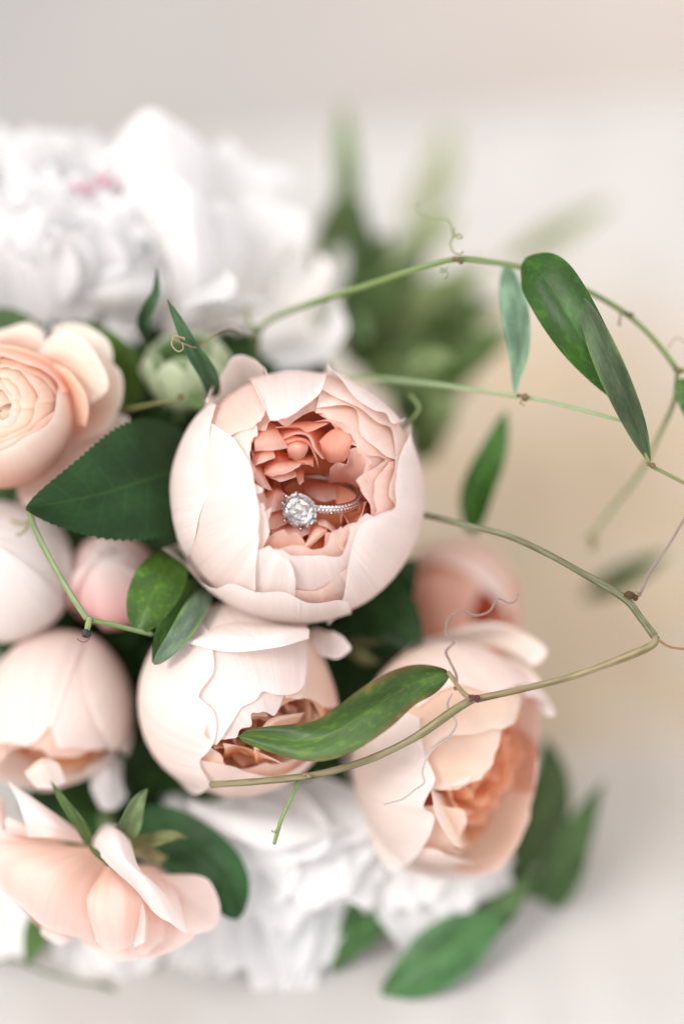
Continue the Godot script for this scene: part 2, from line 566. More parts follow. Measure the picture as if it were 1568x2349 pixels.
func main_rose() -> void:
	thing("garden_rose", "cupped blush rose with coral heart holding the diamond ring", "rose", at(685, 1136, -30), "roses of the bouquet")
	M = [345.0, 784.0, 0.44]
	ball(684, 1136, -15, 292, view_dir(0.02, 0.05, 1.0))
	var w := lin(0.94, 0.775, 0.71)
	var wl := lin(0.93, 0.86, 0.835)
	var wr := lin(0.95, 0.79, 0.71)
	var pk := lin(0.97, 0.57, 0.42)
	var pe := lin(0.96, 0.70, 0.60)
	var co := lin(0.96, 0.54, 0.36)
	# outer petals, from the outermost inwards
	shell(1.03, [75, 1070, 200, 1165, 340, 1275, 430, 1245, 560, 1290, 700, 1302, 830, 1345, 960, 1325, 1020, 1335], w, wl, {"lift": 0.01})
	shell(1.015, [925, 1465, 1000, 1330, 1030, 1150, 1075, 965, 1180, 905, 1262, 865, 1255, 740, 1290, 580, 1345, 438], w, wl, {"curl": 0.02})
	shell(1.03, [335, 318, 312, 450, 287, 650, 268, 850, 225, 1010, 190, 1118], w, wl, {"curl": -0.02})
	shell(1.04, [318, 335, 340, 250, 390, 175, 450, 92, 540, 102, 612, 185, 622, 230], w, wl, {"curl": 0.03})
	shell(1.0, [430, 500, 505, 610, 530, 720, 568, 890, 556, 1000, 553, 1090, 549, 1290], w, wl, {"curl": 0.0, "notch": 0.015})
	shell(0.965, [310, 600, 420, 495, 550, 452, 600, 400, 604, 300], w, pe)
	shell(1.0, [592, 330, 622, 405, 660, 432, 725, 418, 800, 365, 880, 290, 912, 190], w, wl, {"curl": 0.03})
	shell(1.01, [908, 170, 960, 205, 1040, 310, 1130, 370, 1200, 395, 1248, 442, 1290, 420], w, wl, {"curl": 0.05})
	shell(0.98, [880, 250, 1000, 300, 1090, 345, 1180, 420, 1250, 470, 1275, 620, 1290, 660], pe, wr)
	shell(0.955, [870, 320, 960, 350, 1075, 355, 1110, 480, 1180, 590, 1268, 640, 1270, 690], pk, wr, {"notch": 0.05})
	shell(0.925, [860, 370, 930, 400, 1000, 460, 1050, 520, 1110, 580, 1180, 612, 1195, 680], pk, pe, {"notch": 0.05})
	shell(0.895, [820, 385, 930, 430, 980, 490, 1045, 530, 1080, 600, 1140, 650, 1120, 720], pk, pe, {"notch": 0.05})
	shell(0.975, [1272, 600, 1255, 700, 1225, 800, 1255, 860, 1150, 920, 1070, 965, 1040, 1030], pk, wr, {"notch": 0.04})
	shell(0.95, [1200, 640, 1165, 700, 1172, 780, 1140, 850, 1150, 905, 1060, 985, 1010, 1060], pk, pe, {"notch": 0.05})
	shell(0.92, [1185, 630, 1120, 690, 1105, 760, 1112, 860, 1100, 930, 1030, 1010, 990, 1080], pk, pe, {"notch": 0.05})
	shell(0.955, [1110, 890, 1050, 970, 1010, 1040, 985, 1088, 900, 1110, 820, 1126, 740, 1105, 690, 1065, 640, 1075], pe, wl, {"notch": 0.03})
	shell(0.98, [545, 1085, 600, 1085, 650, 1108, 700, 1100, 745, 1160, 758, 1250, 750, 1320], w, wl, {"notch": 0.03})
	shell(0.94, [560, 450, 548, 560, 522, 650, 534, 730, 560, 790], pe, wr, {"notch": 0.04})
	shell(0.93, [560, 850, 575, 930, 600, 1020, 592, 1078, 650, 1090, 690, 1060], pe, wr, {"notch": 0.04})
	shell(0.965, [580, 1285, 700, 1290, 830, 1300, 900, 1280, 980, 1230, 1020, 1180], w, pe)
	# the cup behind them
	bmat = mats.heart
	shell(0.90, [575, 900, 600, 985, 630, 1035, 690, 1035, 760, 1070, 830, 1085, 900, 1060, 965, 1040, 1015, 985], pk, wr, {"notch": 0.06, "nu": 40})
	shell(0.865, [585, 960, 635, 1030, 710, 1028, 780, 1062, 850, 1060, 920, 1036, 985, 985], co, pk, {"notch": 0.07, "nu": 40})
	shell(0.90, [545, 560, 565, 480, 620, 432, 690, 452, 770, 425, 850, 405, 930, 450], pk, wr, {"notch": 0.06, "nu": 40})
	shell(0.90, [560, 460, 540, 560, 528, 660, 548, 740, 566, 830, 575, 940], pk, wr, {"notch": 0.06})
	for k in 5:
		sector(0.86 - 0.012 * k, k * 72.0 - 60.0, k * 72.0 + 60.0, 112.0, co, pk, {"notch": 0.04})
	# the quartered heart
	zo = 2.5
	bmat = mats.heart
	M = [533.1, 909.4, 0.22]
	var c1 := lin(0.97, 0.41, 0.26)
	var c2 := lin(0.97, 0.57, 0.44)
	var c3 := lin(0.97, 0.75, 0.67)
	var dp := lin(0.97, 0.47, 0.21)
	patch([[230, 360, -6, 350, 270, -6, 470, 300, -6], [225, 420, 6, 350, 360, 7, 480, 360, 5], [230, 500, 10, 370, 460, 12, 530, 450, 9], [232, 572, 8, 400, 560, 11, 585, 540, 8]], c1, c3)
	patch([[480, 330, -6, 650, 300, -6, 850, 320, -6, 1010, 420, -6, 1000, 640, -6], [500, 400, 3, 660, 350, 4, 820, 380, 4, 900, 520, 3, 960, 650, 2], [520, 450, 9, 680, 392, 12, 790, 425, 12, 855, 560, 10, 930, 650, 9]], c1, c3, {"nu": 30})
	patch([[520, 440, 4, 680, 420, 6, 850, 560, 4], [530, 470, 8, 690, 440, 10, 800, 470, 8, 880, 640, 7], [560, 500, 8, 680, 455, 11, 790, 500, 9, 860, 640, 8, 900, 755, 5]], c1, c2, {"nu": 30})
	patch([[560, 430, -4, 680, 420, -2, 800, 440, -4], [565, 500, 6, 670, 480, 9, 790, 490, 6], [572, 570, 7, 680, 560, 10, 785, 555, 7], [590, 640, 2, 680, 672, 3, 745, 640, 2]], c2, c3)
	patch([[560, 640, -5, 680, 640, -5, 860, 620, -5], [600, 680, 2, 720, 660, 3, 840, 650, 3], [690, 720, 4, 780, 710, 5, 845, 735, 4]], c1, c2)
	patch([[190, 600, -2, 300, 560, -4, 420, 540, -4], [205, 640, 5, 320, 590, 7, 430, 575, 7], [185, 742, 8, 330, 682, 11, 445, 640, 9]], c1, c3)
	patch([[400, 560, -4, 480, 560, -4, 590, 600, -4], [420, 620, 1, 490, 620, 2, 590, 660, 1], [440, 690, 3, 500, 670, 5, 600, 690, 3]], c1, c2)
	patch([[330, 700, -6, 450, 640, -6, 580, 640, -6, 760, 690, -6], [330, 770, 4, 440, 700, 6, 580, 690, 6, 740, 690, 5], [335, 800, 8, 440, 770, 10, 580, 745, 10, 720, 700, 8], [338, 822, 7, 440, 828, 9, 570, 797, 10, 690, 738, 9]], c1, c3, {"nu": 28, "notch": 0.06})
	patch([[340, 790, -6, 500, 780, -6, 660, 760, -6], [360, 830, 3, 500, 820, 5, 660, 790, 4], [420, 862, 6, 520, 890, 7, 670, 835, 6]], c1, c3, {"notch": 0.05})
	patch([[640, 760, -4, 700, 750, -4, 760, 760, -5], [660, 800, 1, 700, 800, 2, 745, 810, 1], [672, 860, 4, 700, 920, 4, 745, 885, 3]], c1, c2)
	patch([[170, 760, 2, 260, 720, 0, 340, 780, -3], [190, 800, 9, 270, 790, 9, 350, 850, 5], [260, 900, 9, 340, 960, 9, 420, 985, 6]], c2, c3)
	patch([[190, 900, 2, 260, 880, 0, 330, 960, -3], [210, 980, 9, 280, 980, 9, 350, 1040, 5], [240, 1080, 9, 310, 1200, 8, 402, 1150, 6]], c2, c3)
	patch([[330, 1000, -2, 440, 940, -4, 560, 960, -6], [350, 1060, 5, 450, 1010, 6, 560, 1020, 2], [302, 1215, 8, 420, 1200, 8, 515, 1180, 4]], c1, c3)
	patch([[330, 1180, -4, 440, 1170, -5, 600, 1190, -6], [330, 1240, 4, 440, 1235, 5, 600, 1260, 2], [330, 1270, 7, 400, 1385, 7, 560, 1330, 5]], c1, c3)
	patch([[400, 1300, -4, 600, 1340, -6, 850, 1300, -6], [390, 1380, 4, 600, 1385, 5, 830, 1340, 3], [440, 1510, 8, 620, 1490, 8, 800, 1430, 6]], c2, c3, {"notch": 0.05})
	patch([[440, 1430, -4, 600, 1420, -6, 760, 1420, -6], [440, 1500, 4, 600, 1490, 4, 740, 1480, 3], [560, 1600, 8, 640, 1640, 8, 720, 1600, 7]], dp, c2)
	patch([[760, 1440, -3, 860, 1280, -4, 980, 1300, -6], [790, 1470, 6, 880, 1360, 8, 990, 1380, 6], [690, 1640, 9, 870, 1450, 12, 980, 1395, 10], [780, 1610, 5, 900, 1490, 8, 990, 1420, 7]], c2, c3, {"nu": 24})
	patch([[880, 1290, -4, 960, 1270, -6, 1060, 1330, -7], [880, 1300, 6, 970, 1290, 6, 1080, 1390, 3], [900, 1340, 10, 1000, 1380, 10, 1130, 1520, 8]], c2, c3)
	patch([[800, 1460, -6, 900, 1400, -8, 1060, 1460, -8], [790, 1560, 1, 900, 1510, 0, 1060, 1550, 0], [770, 1680, 7, 920, 1640, 6, 1090, 1600, 6]], dp, c1)
	patch([[960, 1440, -4, 1020, 1420, -5, 1080, 1480, -6], [980, 1520, 3, 1030, 1490, 3, 1090, 1560, 2], [1000, 1640, 8, 1040, 1560, 8, 1110, 1600, 7]], dp, c2)
	patch([[900, 520, -7, 1050, 420, -8, 1240, 460, -7], [890, 480, 2, 1060, 360, 1, 1240, 430, 2], [905, 470, 7, 1060, 350, 7, 1230, 420, 8, 1225, 560, 6], [930, 560, 6, 1040, 560, 9, 1140, 600, 8, 1180, 660, 5], [960, 640, 0, 1020, 690, 1, 1080, 700, 1, 1140, 690, 0]], c2, c2, {"nu": 24})
	patch([[1000, 900, -8, 1180, 900, -8, 1340, 960, -7], [1010, 800, 0, 1180, 780, 0, 1360, 820, 2], [1018, 745, 4, 1100, 690, 5, 1200, 700, 6, 1210, 560, 7, 1330, 540, 9, 1440, 700, 10]], c2, c3, {"nu": 28, "notch": 0.04})
	patch([[1150, 1180, -8, 1260, 1200, -8, 1400, 1160, -8], [1160, 1260, -1, 1260, 1260, -1, 1390, 1200, 0], [1180, 1300, 5, 1245, 1380, 6, 1370, 1240, 8]], dp, c2)
	patch([[1090, 1180, -8, 1150, 1180, -7, 1200, 1300, -6], [1100, 1240, -2, 1150, 1220, 2, 1200, 1330, 2], [1130, 1330, 5, 1150, 1230, 9, 1240, 1380, 8]], dp, c3)
	patch([[560, 300, -6, 720, 260, -7, 930, 280, -6], [540, 300, 2, 720, 270, 2, 940, 270, 2], [560, 300, 8, 700, 330, 9, 800, 370, 9, 1000, 280, 10]], c1, c2, {"nu": 26})
	patch([[450, 330, -6, 620, 330, -7, 760, 360, -7], [460, 330, 2, 620, 330, 3, 760, 370, 2], [440, 320, 8, 600, 310, 9, 740, 375, 7]], c1, c2)
	# more petals crowded along the walls
	patch([[250, 560, -8, 330, 640, -9, 330, 800, -9], [200, 560, 4, 250, 660, 4, 240, 800, 3], [205, 590, 10, 240, 690, 9, 200, 800, 10]], c1, c3)
	patch([[300, 1150, -9, 360, 1250, -9, 420, 1400, -9], [270, 1180, 3, 310, 1280, 3, 400, 1450, 2], [250, 1190, 10, 330, 1330, 8, 440, 1520, 9]], c2, c3)
	patch([[860, 330, -9, 1000, 300, -9, 1120, 320, -9], [850, 270, 3, 1010, 240, 3, 1150, 270, 3], [870, 260, 10, 1000, 260, 12, 1180, 330, 11]], c1, c3)
	patch([[1260, 560, -9, 1380, 650, -9, 1400, 800, -9], [1300, 560, 3, 1450, 680, 4, 1450, 860, 3], [1280, 500, 10, 1400, 640, 11, 1370, 800, 10, 1420, 900, 10]], c2, c3)
	patch([[1300, 1100, -9, 1280, 1250, -10, 1160, 1450, -9], [1380, 1100, 2, 1340, 1260, 2, 1220, 1500, 2], [1400, 1080, 9, 1340, 1230, 9, 1250, 1400, 10, 1130, 1560, 10]], c1, c3, {"notch": 0.05})
	# the floor of the cup
	patch([[500, 700, -13, 800, 620, -14, 1300, 700, -12], [420, 1000, -13, 800, 950, -15, 1400, 1000, -12], [500, 1300, -12, 850, 1350, -13, 1300, 1300, -11]], dp, c1, {"name": "petal"})
	patch([[760, 900, -13, 900, 880, -14, 1080, 900, -13], [750, 980, -11, 900, 960, -9, 1080, 960, -10], [820, 1050, -8, 950, 1100, -7, 1085, 1070, -8]], c1, c3)
	patch([[860, 1080, -12, 980, 1120, -13, 1150, 1080, -12], [860, 1200, -10, 1000, 1220, -10, 1160, 1200, -10], [900, 1330, -6, 1030, 1420, -6, 1140, 1360, -5]], dp, lin(0.87, 0.42, 0.2))
	patch([[1050, 930, -12, 1180, 900, -12, 1330, 960, -11], [1060, 1040, -10, 1190, 1010, -9, 1330, 1040, -8], [1100, 1150, -7, 1200, 1170, -6, 1320, 1110, -6]], c1, c2)

func brilliant() -> ArrayMesh:
	zo = 0.0
	bmat = mats.petal
	var T := []
	var Md := []
	var G1 := []
	var G2 := []
	var L := []
	for i in 8:
		var a := TAU * i / 8.0
		T.append(Vector3(0.56 * cos(a), 0.33, 0.56 * sin(a)))
		var b := a + TAU / 16.0
		Md.append(Vector3(0.80 * cos(b), 0.19, 0.80 * sin(b)))
		L.append(Vector3(0.24 * cos(b), -0.68, 0.24 * sin(b)))
	for i in 16:
		var a := TAU * i / 16.0
		G1.append(Vector3(cos(a), 0.03, sin(a)))
		G2.append(Vector3(cos(a), -0.03, sin(a)))
	var cu := Vector3(0, -0.87, 0)
	var tris := []
	for i in 8:
		var n := (i + 1) % 8
		var p := (i + 7) % 8
		tris.append([Vector3(0, 0.33, 0), T[i], T[n]])
		tris.append([T[i], T[n], Md[i]])
		tris.append([T[i], Md[p], G1[2 * i]])
		tris.append([T[i], G1[2 * i], Md[i]])
		tris.append([Md[i], G1[2 * i], G1[2 * i + 1]])
		tris.append([Md[i], G1[2 * i + 1], G1[(2 * i + 2) % 16]])
		tris.append([cu, L[p], L[i]])
		tris.append([L[p], L[i], G2[2 * i]])
		tris.append([L[i], G2[2 * i], G2[2 * i + 1]])
		tris.append([L[i], G2[2 * i + 1], G2[(2 * i + 2) % 16]])
	for i in 16:
		var n := (i + 1) % 16
		tris.append([G1[i], G1[n], G2[i]])
		tris.append([G2[i], G1[n], G2[n]])
	var V := PackedVector3Array()
	var N := PackedVector3Array()
	for t in tris:
		var a: Vector3 = t[0]
		var b: Vector3 = t[1]
		var c: Vector3 = t[2]
		var n := (c - a).cross(b - a).normalized()
		if n.dot(a + b + c - Vector3(0, -0.3, 0)) < 0.0:
			var q := b
			b = c
			c = q
			n = -n
		V.append_array([a, b, c])
		N.append_array([n, n, n])
	var arr := []
	arr.resize(Mesh.ARRAY_MAX)
	arr[Mesh.ARRAY_VERTEX] = V
	arr[Mesh.ARRAY_NORMAL] = N
	var m := ArrayMesh.new()
	m.add_surface_from_arrays(Mesh.PRIMITIVE_TRIANGLES, arr)
	return m

func frame(x: Vector3, y: Vector3, z: Vector3, s: float, o: Vector3) -> Transform3D:
	return Transform3D(Basis(x * s, y * s, z * s), o)

func ring() -> void:
	var d := view_dir(-0.36, -0.33, 0.87)                 # from the middle of the band to the stone
	var n := view_dir(0.12, 0.90, 0.40)
	n = (n - d * n.dot(d)).normalized()
	var e := d.cross(n).normalized()
	var rr := 0.0108
	var stone := at(686, 1172, 13)
	var mid := stone - d * (rr + 0.0042)
	thing("ring", "silver diamond ring lodged in the heart of the cupped rose", "ring", mid)
	# the band: a rounded section swept round the finger hole
	var P := PackedVector3Array()
	var C := PackedColorArray()
	var nv := 96
	var nu := 16
	for j in nv + 1:
		var a := TAU * j / nv
		var rad := d * cos(a) + e * sin(a)
		var front := smoothstep(-0.6, 0.4, cos(a))
		var hw := lerpf(0.00075, 0.00120, front)
		var hh := lerpf(0.00070, 0.00095, front)
		for i in nu + 1:
			var b := TAU * i / nu
			var sx := signf(cos(b)) * pow(absf(cos(b)), 0.6)
			var sy := signf(sin(b)) * pow(absf(sin(b)), 0.6)
			P.append(mid + rad * (rr + sy * hh) + n * (sx * hw))
			C.append(Color.WHITE)
	part("band", sheet(P, C, nu, nv), mats.metal)
	var br_mesh := brilliant()
	var o := part("diamond", br_mesh, mats.diamond)
	var ds := 42.0 * S
	o.transform = frame(e, d, -n if e.cross(d).dot(n) < 0 else n, ds, stone - mid)
	# the basket: a ring under the girdle, and six claws
	var bp := []
	for k in 25:
		var a := TAU * k / 24.0
		bp.append(stone - d * 0.0020 + (e * cos(a) + n * sin(a)) * 0.0030)
	part("basket", tube_mesh(bp, 3.2, 3.2, Color.WHITE, Color.WHITE, {"nv": 60, "rough": 0.0}), mats.metal)
	for k in 6:
		var a := TAU * (k + 0.25) / 6.0
		var q := e * cos(a) + n * sin(a)
		part("claw", tube_mesh([stone - d * 0.0046 + q * 0.0012, stone - d * 0.0018 + q * 0.0032, stone + d * 0.0002 + q * (ds + 0.0003), stone + d * 0.0009 + q * (ds - 0.0004)], 3.6, 3.0, Color.WHITE, Color.WHITE, {"nv": 16, "rough": 0.0}), mats.metal)
	# small stones set along both shoulders, in three rows, each with its bead of metal
	var bead := SphereMesh.new()
	bead.radius = 0.00022
	bead.height = 0.00044
	bead.radial_segments = 8
	bead.rings = 5
	for side in [-1.0, 1.0]:
		for k in 18:
			var a: float = side * (0.40 + k * 0.094)
			for row in [-1.0, 0.0, 1.0]:
				var b: float = row * 0.95 - PI / 2 + PI
				var ang: float = a + (0.044 if row == 0.0 else 0.0)
				var rad := d * cos(ang) + e * sin(ang)
				var out := (rad * cos(row * 0.95) + n * sin(row * 0.95)).normalized()
				var tan_v := (e * cos(ang) - d * sin(ang)).normalized()
				var where := mid + rad * (rr + 0.00088 * cos(row * 0.9)) + n * (sin(row * 0.9) * 0.00112)
				var s := part("small_stone", br_mesh, mats.small_stone)
				s.transform = frame(tan_v, out, tan_v.cross(out), 0.00046, where + out * 0.00012 - mid)
				var p := part("bead", bead, mats.metal)
				p.position = where + tan_v * 0.00044 + n * (0.0003 * (1.0 - absf(row))) + out * 0.0001 - mid
	# two single stones let into the far side of the band
	for a in [2.75, 2.95]:
		var rad: Vector3 = d * cos(a) + e * sin(a)
		var s := part("small_stone", br_mesh, mats.diamond)
		s.transform = frame(e, -cf, e.cross(-cf), 0.0006, mid + rad * rr + n * 0.0008 - mid)

func peach_flower() -> void:
	thing("peach_ranunculus", "peach ranunculus with cream outer petals, cut by the left edge", "flower", at(10, 955, -45), "roses of the bouquet")
	M = [0.0, 721.3, 0.2003]
	var pc := lin(0.97, 0.63, 0.48)
	var pi := lin(0.97, 0.42, 0.28)
	var cr := lin(0.95, 0.86, 0.76)
	var ye := lin(0.96, 0.75, 0.58)
	zo = 10.0
	ball(4, 957, -17, 168, view_dir(0.05, 0.08, 1.0))
	# the ball of wrapped petals
	shell(1.0, [600, 560, 665, 790, 640, 950, 600, 1150, 480, 1310, 250, 1440, 0, 1570, -300, 1580], pi, cr, {"bump": 0.006})
	shell(1.02, [-300, 480, 0, 490, 260, 540, 480, 640, 640, 770, 690, 900], pi, pc, {"bump": 0.006})
	shell(0.96, [-300, 560, 0, 545, 200, 580, 400, 690, 560, 800, 640, 960], pi, pc, {"curl": 0.0})
	shell(0.955, [640, 880, 590, 1180, 470, 1290, 250, 1390, 0, 1500, -300, 1480], pi, cr)
	shell(0.93, [-350, 700, 0, 620, 160, 640, 260, 700, 400, 900, 410, 1020], pi, ye)
	shell(0.925, [420, 900, 405, 1050, 330, 1230, 200, 1340, 0, 1410, -200, 1400], pi, ye)
	shell(0.89, [-300, 900, -100, 760, 60, 740, 180, 820, 240, 980, 230, 1080], pi, ye)
	shell(0.885, [260, 950, 250, 1100, 150, 1240, 0, 1300, -150, 1290, -250, 1200], pi, ye)
	shell(0.84, [-200, 1000, -60, 900, 60, 910, 140, 1000, 150, 1090], pi, ye)
	shell(0.84, [140, 1040, 120, 1150, 0, 1200, -120, 1190], pi, cr)
	for k in 5:
		sector(0.80 - 0.025 * k, k * 77.0, k * 77.0 + 170.0, 177.0, pi, ye, {"curl": 0.0})
	for k in 4:
		sector(0.97, 80.0 + k * 60.0, 190.0 + k * 60.0, 150.0, pi, pc)
		sector(0.86, 80.0 + k * 90.0, 190.0 + k * 90.0, 160.0, pi, ye)
	bax = view_dir(0.65, 0.3, 0.7)
	for k in 3:
		sector(0.66 - 0.02 * k, k * 120.0, k * 120.0 + 170.0, 150.0, pi, ye, {"curl": 0.0})
	# loose petals round the ball
	patch([[-200, 700, -40, 100, 700, -40, 500, 800, -38], [-300, 450, -22, 100, 440, -20, 560, 600, -24], [-300, 360, -20, 0, 345, -19, 300, 400, -19, 600, 545, -22]], pi, pc)
	patch([[200, 900, -45, 500, 900, -45, 500, 1200, -45], [500, 620, -26, 800, 820, -24, 860, 1250, -28], [550, 525, -24, 780, 640, -22, 960, 860, -21, 1018, 1060, -21, 985, 1285, -24]], pi, pc, {"nu": 26})
	patch([[200, 900, -48, 400, 900, -48, 600, 1100, -48], [450, 500, -30, 800, 520, -26, 1000, 980, -30], [500, 330, -30, 640, 205, -30, 800, 205, -29, 1010, 330, -27, 1150, 540, -26, 1240, 760, -26, 1215, 900, -27, 1010, 1045, -28]], pc, cr, {"nu": 34, "nv": 24})
	patch([[300, 800, -52, 500, 900, -52, 700, 1000, -52], [600, 300, -40, 1000, 500, -38, 1150, 800, -38], [600, 140, -42, 820, 98, -42, 1010, 130, -40, 1190, 250, -38, 1290, 420, -37, 1285, 600, -38]], pc, cr, {"nu": 30})
	patch([[400, 1000, -52, 600, 1100, -54, 500, 1300, -54], [900, 800, -40, 1100, 1050, -42, 900, 1350, -44], [1285, 545, -36, 1390, 660, -34, 1412, 900, -34, 1350, 1140, -36, 1200, 1340, -38, 860, 1480, -42]], pi, cr, {"nu": 30, "k": 1.4})
	patch([[500, 1100, -56, 500, 1300, -56, 200, 1500, -56], [1100, 1250, -44, 800, 1600, -42, 200, 1950, -44], [1330, 1150, -42, 1440, 1160, -40, 1472, 1300, -40, 1180, 1500, -38, 850, 1760, -36, 560, 2080, -36, 330, 2200, -37, 200, 2060, -40]], pi, cr, {"nu": 34, "nv": 22})
	patch([[-100, 700, -54, 100, 700, -54, 300, 700, -54], [-100, 350, -40, 200, 300, -40, 450, 420, -40], [-150, 210, -40, 60, 165, -40, 300, 95, -40, 420, 140, -39, 500, 230, -38, 530, 420, -38]], pc, cr, {"nu": 26})

func lower_roses() -> void:
	zo = 0.0
	var w := lin(0.93, 0.805, 0.745)
	var wl := lin(0.915, 0.84, 0.815)
	var pk := lin(0.96, 0.70, 0.57)
	var co := lin(0.96, 0.55, 0.33)
	var orr := lin(0.96, 0.46, 0.18)
	# the rose under the main one, turned down to the right
	thing("garden_rose", "half closed blush rose under the ring rose, partly covered by a curled leaf", "rose", at(546, 1603, -50), "roses of the bouquet")
	M = [282.2, 1317.0, 0.44]
	ball(546, 1603, -24, 233, view_dir(0.36, -0.46, 0.80))
	shell(1.02, [462, 330, 472, 500, 390, 630, 480, 720, 497, 830, 440, 922, 398, 972, 448, 1070, 430, 1120, 370, 1145], w, wl, {"notch": 0.02, "nu": 40})
	shell(0.985, [495, 888, 530, 850, 600, 725, 620, 690, 690, 660, 725, 620, 780, 625, 850, 632, 905, 620, 940, 570], w, wl, {"nu": 40, "notch": 0.012})
	shell(0.95, [520, 860, 600, 845, 660, 790, 655, 715, 720, 740, 790, 700, 850, 630], pk, wl, {"notch": 0.05})
	shell(0.965, [840, 640, 900, 640, 960, 660, 1050, 690, 1115, 700], w, pk)
	shell(0.99, [400, 960, 520, 985, 640, 1040, 760, 1050, 860, 1030, 960, 960, 1020, 860], w, w)
	shell(0.94, [470, 900, 520, 970, 640, 1000, 780, 1000, 900, 920, 980, 820], co, pk, {"notch": 0.06})
	shell(0.91, [770, 720, 880, 650, 960, 655, 1020, 740, 1000, 850], orr, co)
	for k in 5:
		sector(0.88 - 0.02 * k, k * 72.0, k * 72.0 + 110.0, 125.0, orr, co)
	rosette(18, 0.97, 0.7, lin(0.96, 0.52, 0.28), lin(0.97, 0.76, 0.64))
	patch([[360, 340, -30, 520, 190, -34, 720, 200, -34, 960, 250, -30], [340, 350, -8, 520, 250, -10, 720, 260, -8, 960, 280, -10], [325, 352, -3, 500, 322, 2, 680, 332, 4, 700, 322, 4, 830, 300, 2, 970, 290, -4], [335, 360, -2, 500, 398, 3, 650, 405, 6, 830, 375, 5, 968, 335, -2]], w, wl, {"nu": 34, "nv": 24})
	patch([[930, 330, -26, 960, 300, -28, 1000, 280, -28], [960, 370, -20, 1030, 330, -20, 1080, 300, -22], [1050, 432, -16, 1120, 440, -15, 1185, 395, -15, 1150, 330, -16, 1090, 295, -18]], w, wl)
	patch([[700, 1000, -14, 720, 900, -18, 900, 800, -20], [690, 960, -2, 760, 820, -2, 930, 740, -6], [680, 900, 0, 760, 760, 0, 950, 720, -4]], co, pk)
	patch([[520, 960, -10, 620, 940, -14, 720, 980, -14], [530, 920, -2, 620, 900, -3, 740, 960, -4], [520, 880, 0, 620, 900, 1, 740, 940, 0, 860, 1000, -2]], orr, pk)
	# the rose at the lower right, turned to the right
	thing("garden_rose", "open blush rose with orange heart at the bouquet's lower right", "rose", at(1000, 1738, -60), "roses of the bouquet")
	M = [752.6, 1191.7, 0.52]
	ball(1022, 1728, -32, 222, view_dir(0.72, -0.16, 0.66), 1.2)
	var cream := lin(0.93, 0.82, 0.74)
	var pch := lin(0.96, 0.66, 0.47)
	var pr := lin(0.96, 0.78, 0.65)
	shell(1.03, [410, 880, 420, 1010, 455, 1110, 468, 1170, 432, 1258, 466, 1310, 420, 1430, 340, 1520, 290, 1545], cream, wl, {"nu": 38, "curl": 0.03})
	shell(1.0, [405, 830, 480, 760, 600, 742, 740, 760, 890, 735, 930, 730], cream, w, {"nu": 36})
	shell(1.0, [300, 640, 400, 560, 560, 520, 700, 500, 840, 510, 905, 550, 955, 590, 945, 625, 880, 660], cream, w, {"nu": 36, "curl": 0.03})
	shell(1.02, [870, 800, 930, 780, 990, 840, 985, 870, 940, 860], w, wl)
	shell(0.97, [405, 1090, 430, 1050, 480, 1010, 530, 960, 700, 930, 800, 890, 850, 800], pch, pr, {"notch": 0.05, "nu": 36})
	shell(0.935, [440, 1180, 520, 1190, 590, 1160, 650, 1120, 700, 1030, 770, 950, 820, 880], pch, pr, {"notch": 0.08, "nu": 36})
	shell(0.98, [860, 770, 920, 800, 928, 900, 926, 1010, 915, 1100, 900, 1200], pch, lin(0.95, 0.68, 0.62))
	shell(0.99, [915, 1060, 905, 1150, 890, 1250, 868, 1350, 805, 1480, 740, 1545], pch, lin(0.95, 0.72, 0.62))
	shell(1.0, [380, 1430, 470, 1440, 560, 1475, 700, 1482, 800, 1465], w, w, {"curl": 0.03})
	shell(1.01, [330, 1530, 440, 1570, 560, 1580, 700, 1560, 780, 1500], w, wl)
	shell(0.93, [420, 1270, 470, 1262, 550, 1270, 575, 1340, 556, 1440, 560, 1480], pch, pr, {"notch": 0.07})
	for k in 5:
		sector(0.90 - 0.02 * k, k * 72.0, k * 72.0 + 110.0, 112.0, orr, pch)
	rosette(18, 0.90, 0.8, lin(0.97, 0.46, 0.20), lin(0.97, 0.58, 0.37))
	patch([[560, 1200, -40, 600, 1340, -46, 640, 1440, -42], [500, 1210, -16, 540, 1330, -14, 590, 1450, -18], [450, 1190, -6, 480, 1320, -3, 556, 1440, -8]], pch, w, {"ruf": 0.8})
	patch([[600, 1120, -40, 660, 1060, -46, 720, 1020, -44], [540, 1140, -14, 600, 1090, -14, 680, 1030, -18], [500, 1180, -4, 600, 1165, -6, 650, 1100, -10, 710, 1010, -14]], pch, w, {"ruf": 0.8})
	# the blurred rose low on the left, turned down
	thing("garden_rose", "pale rose hanging low at the left edge with orange opening underneath", "rose", at(140, 1633, -70), "roses of the bouquet")
	M = [0.0, 1129.0, 0.36]
	ball(137, 1622, -40, 172, view_dir(-0.22, -0.66, 0.68), 1.1)
	shell(1.0, [-200, 1640, -50, 1620, 60, 1600, 160, 1590, 250, 1560, 335, 1480], w, wl)
	shell(1.02, [500, 1080, 520, 1250, 590, 1420, 640, 1560, 700, 1640], w, w, {"curl": 0.03})
	shell(0.98, [320, 1500, 400, 1610, 500, 1640, 640, 1640, 740, 1640, 800, 1690, 830, 1600], w, wl, {"notch": 0.05})
	shell(0.94, [-100, 1760, 40, 1660, 150, 1640, 290, 1580, 380, 1660, 470, 1690, 560, 1650], co, pk, {"notch": 0.07})
	shell(0.97, [-120, 1800, 100, 1860, 280, 1900, 420, 1860, 540, 1760, 700, 1700], pk, wl, {"notch": 0.05})
	for k in 5:
		sector(0.88 - 0.02 * k, k * 72.0, k * 72.0 + 110.0, 125.0, orr, co)
	rosette(14, 0.80, 0.7, orr, pk)
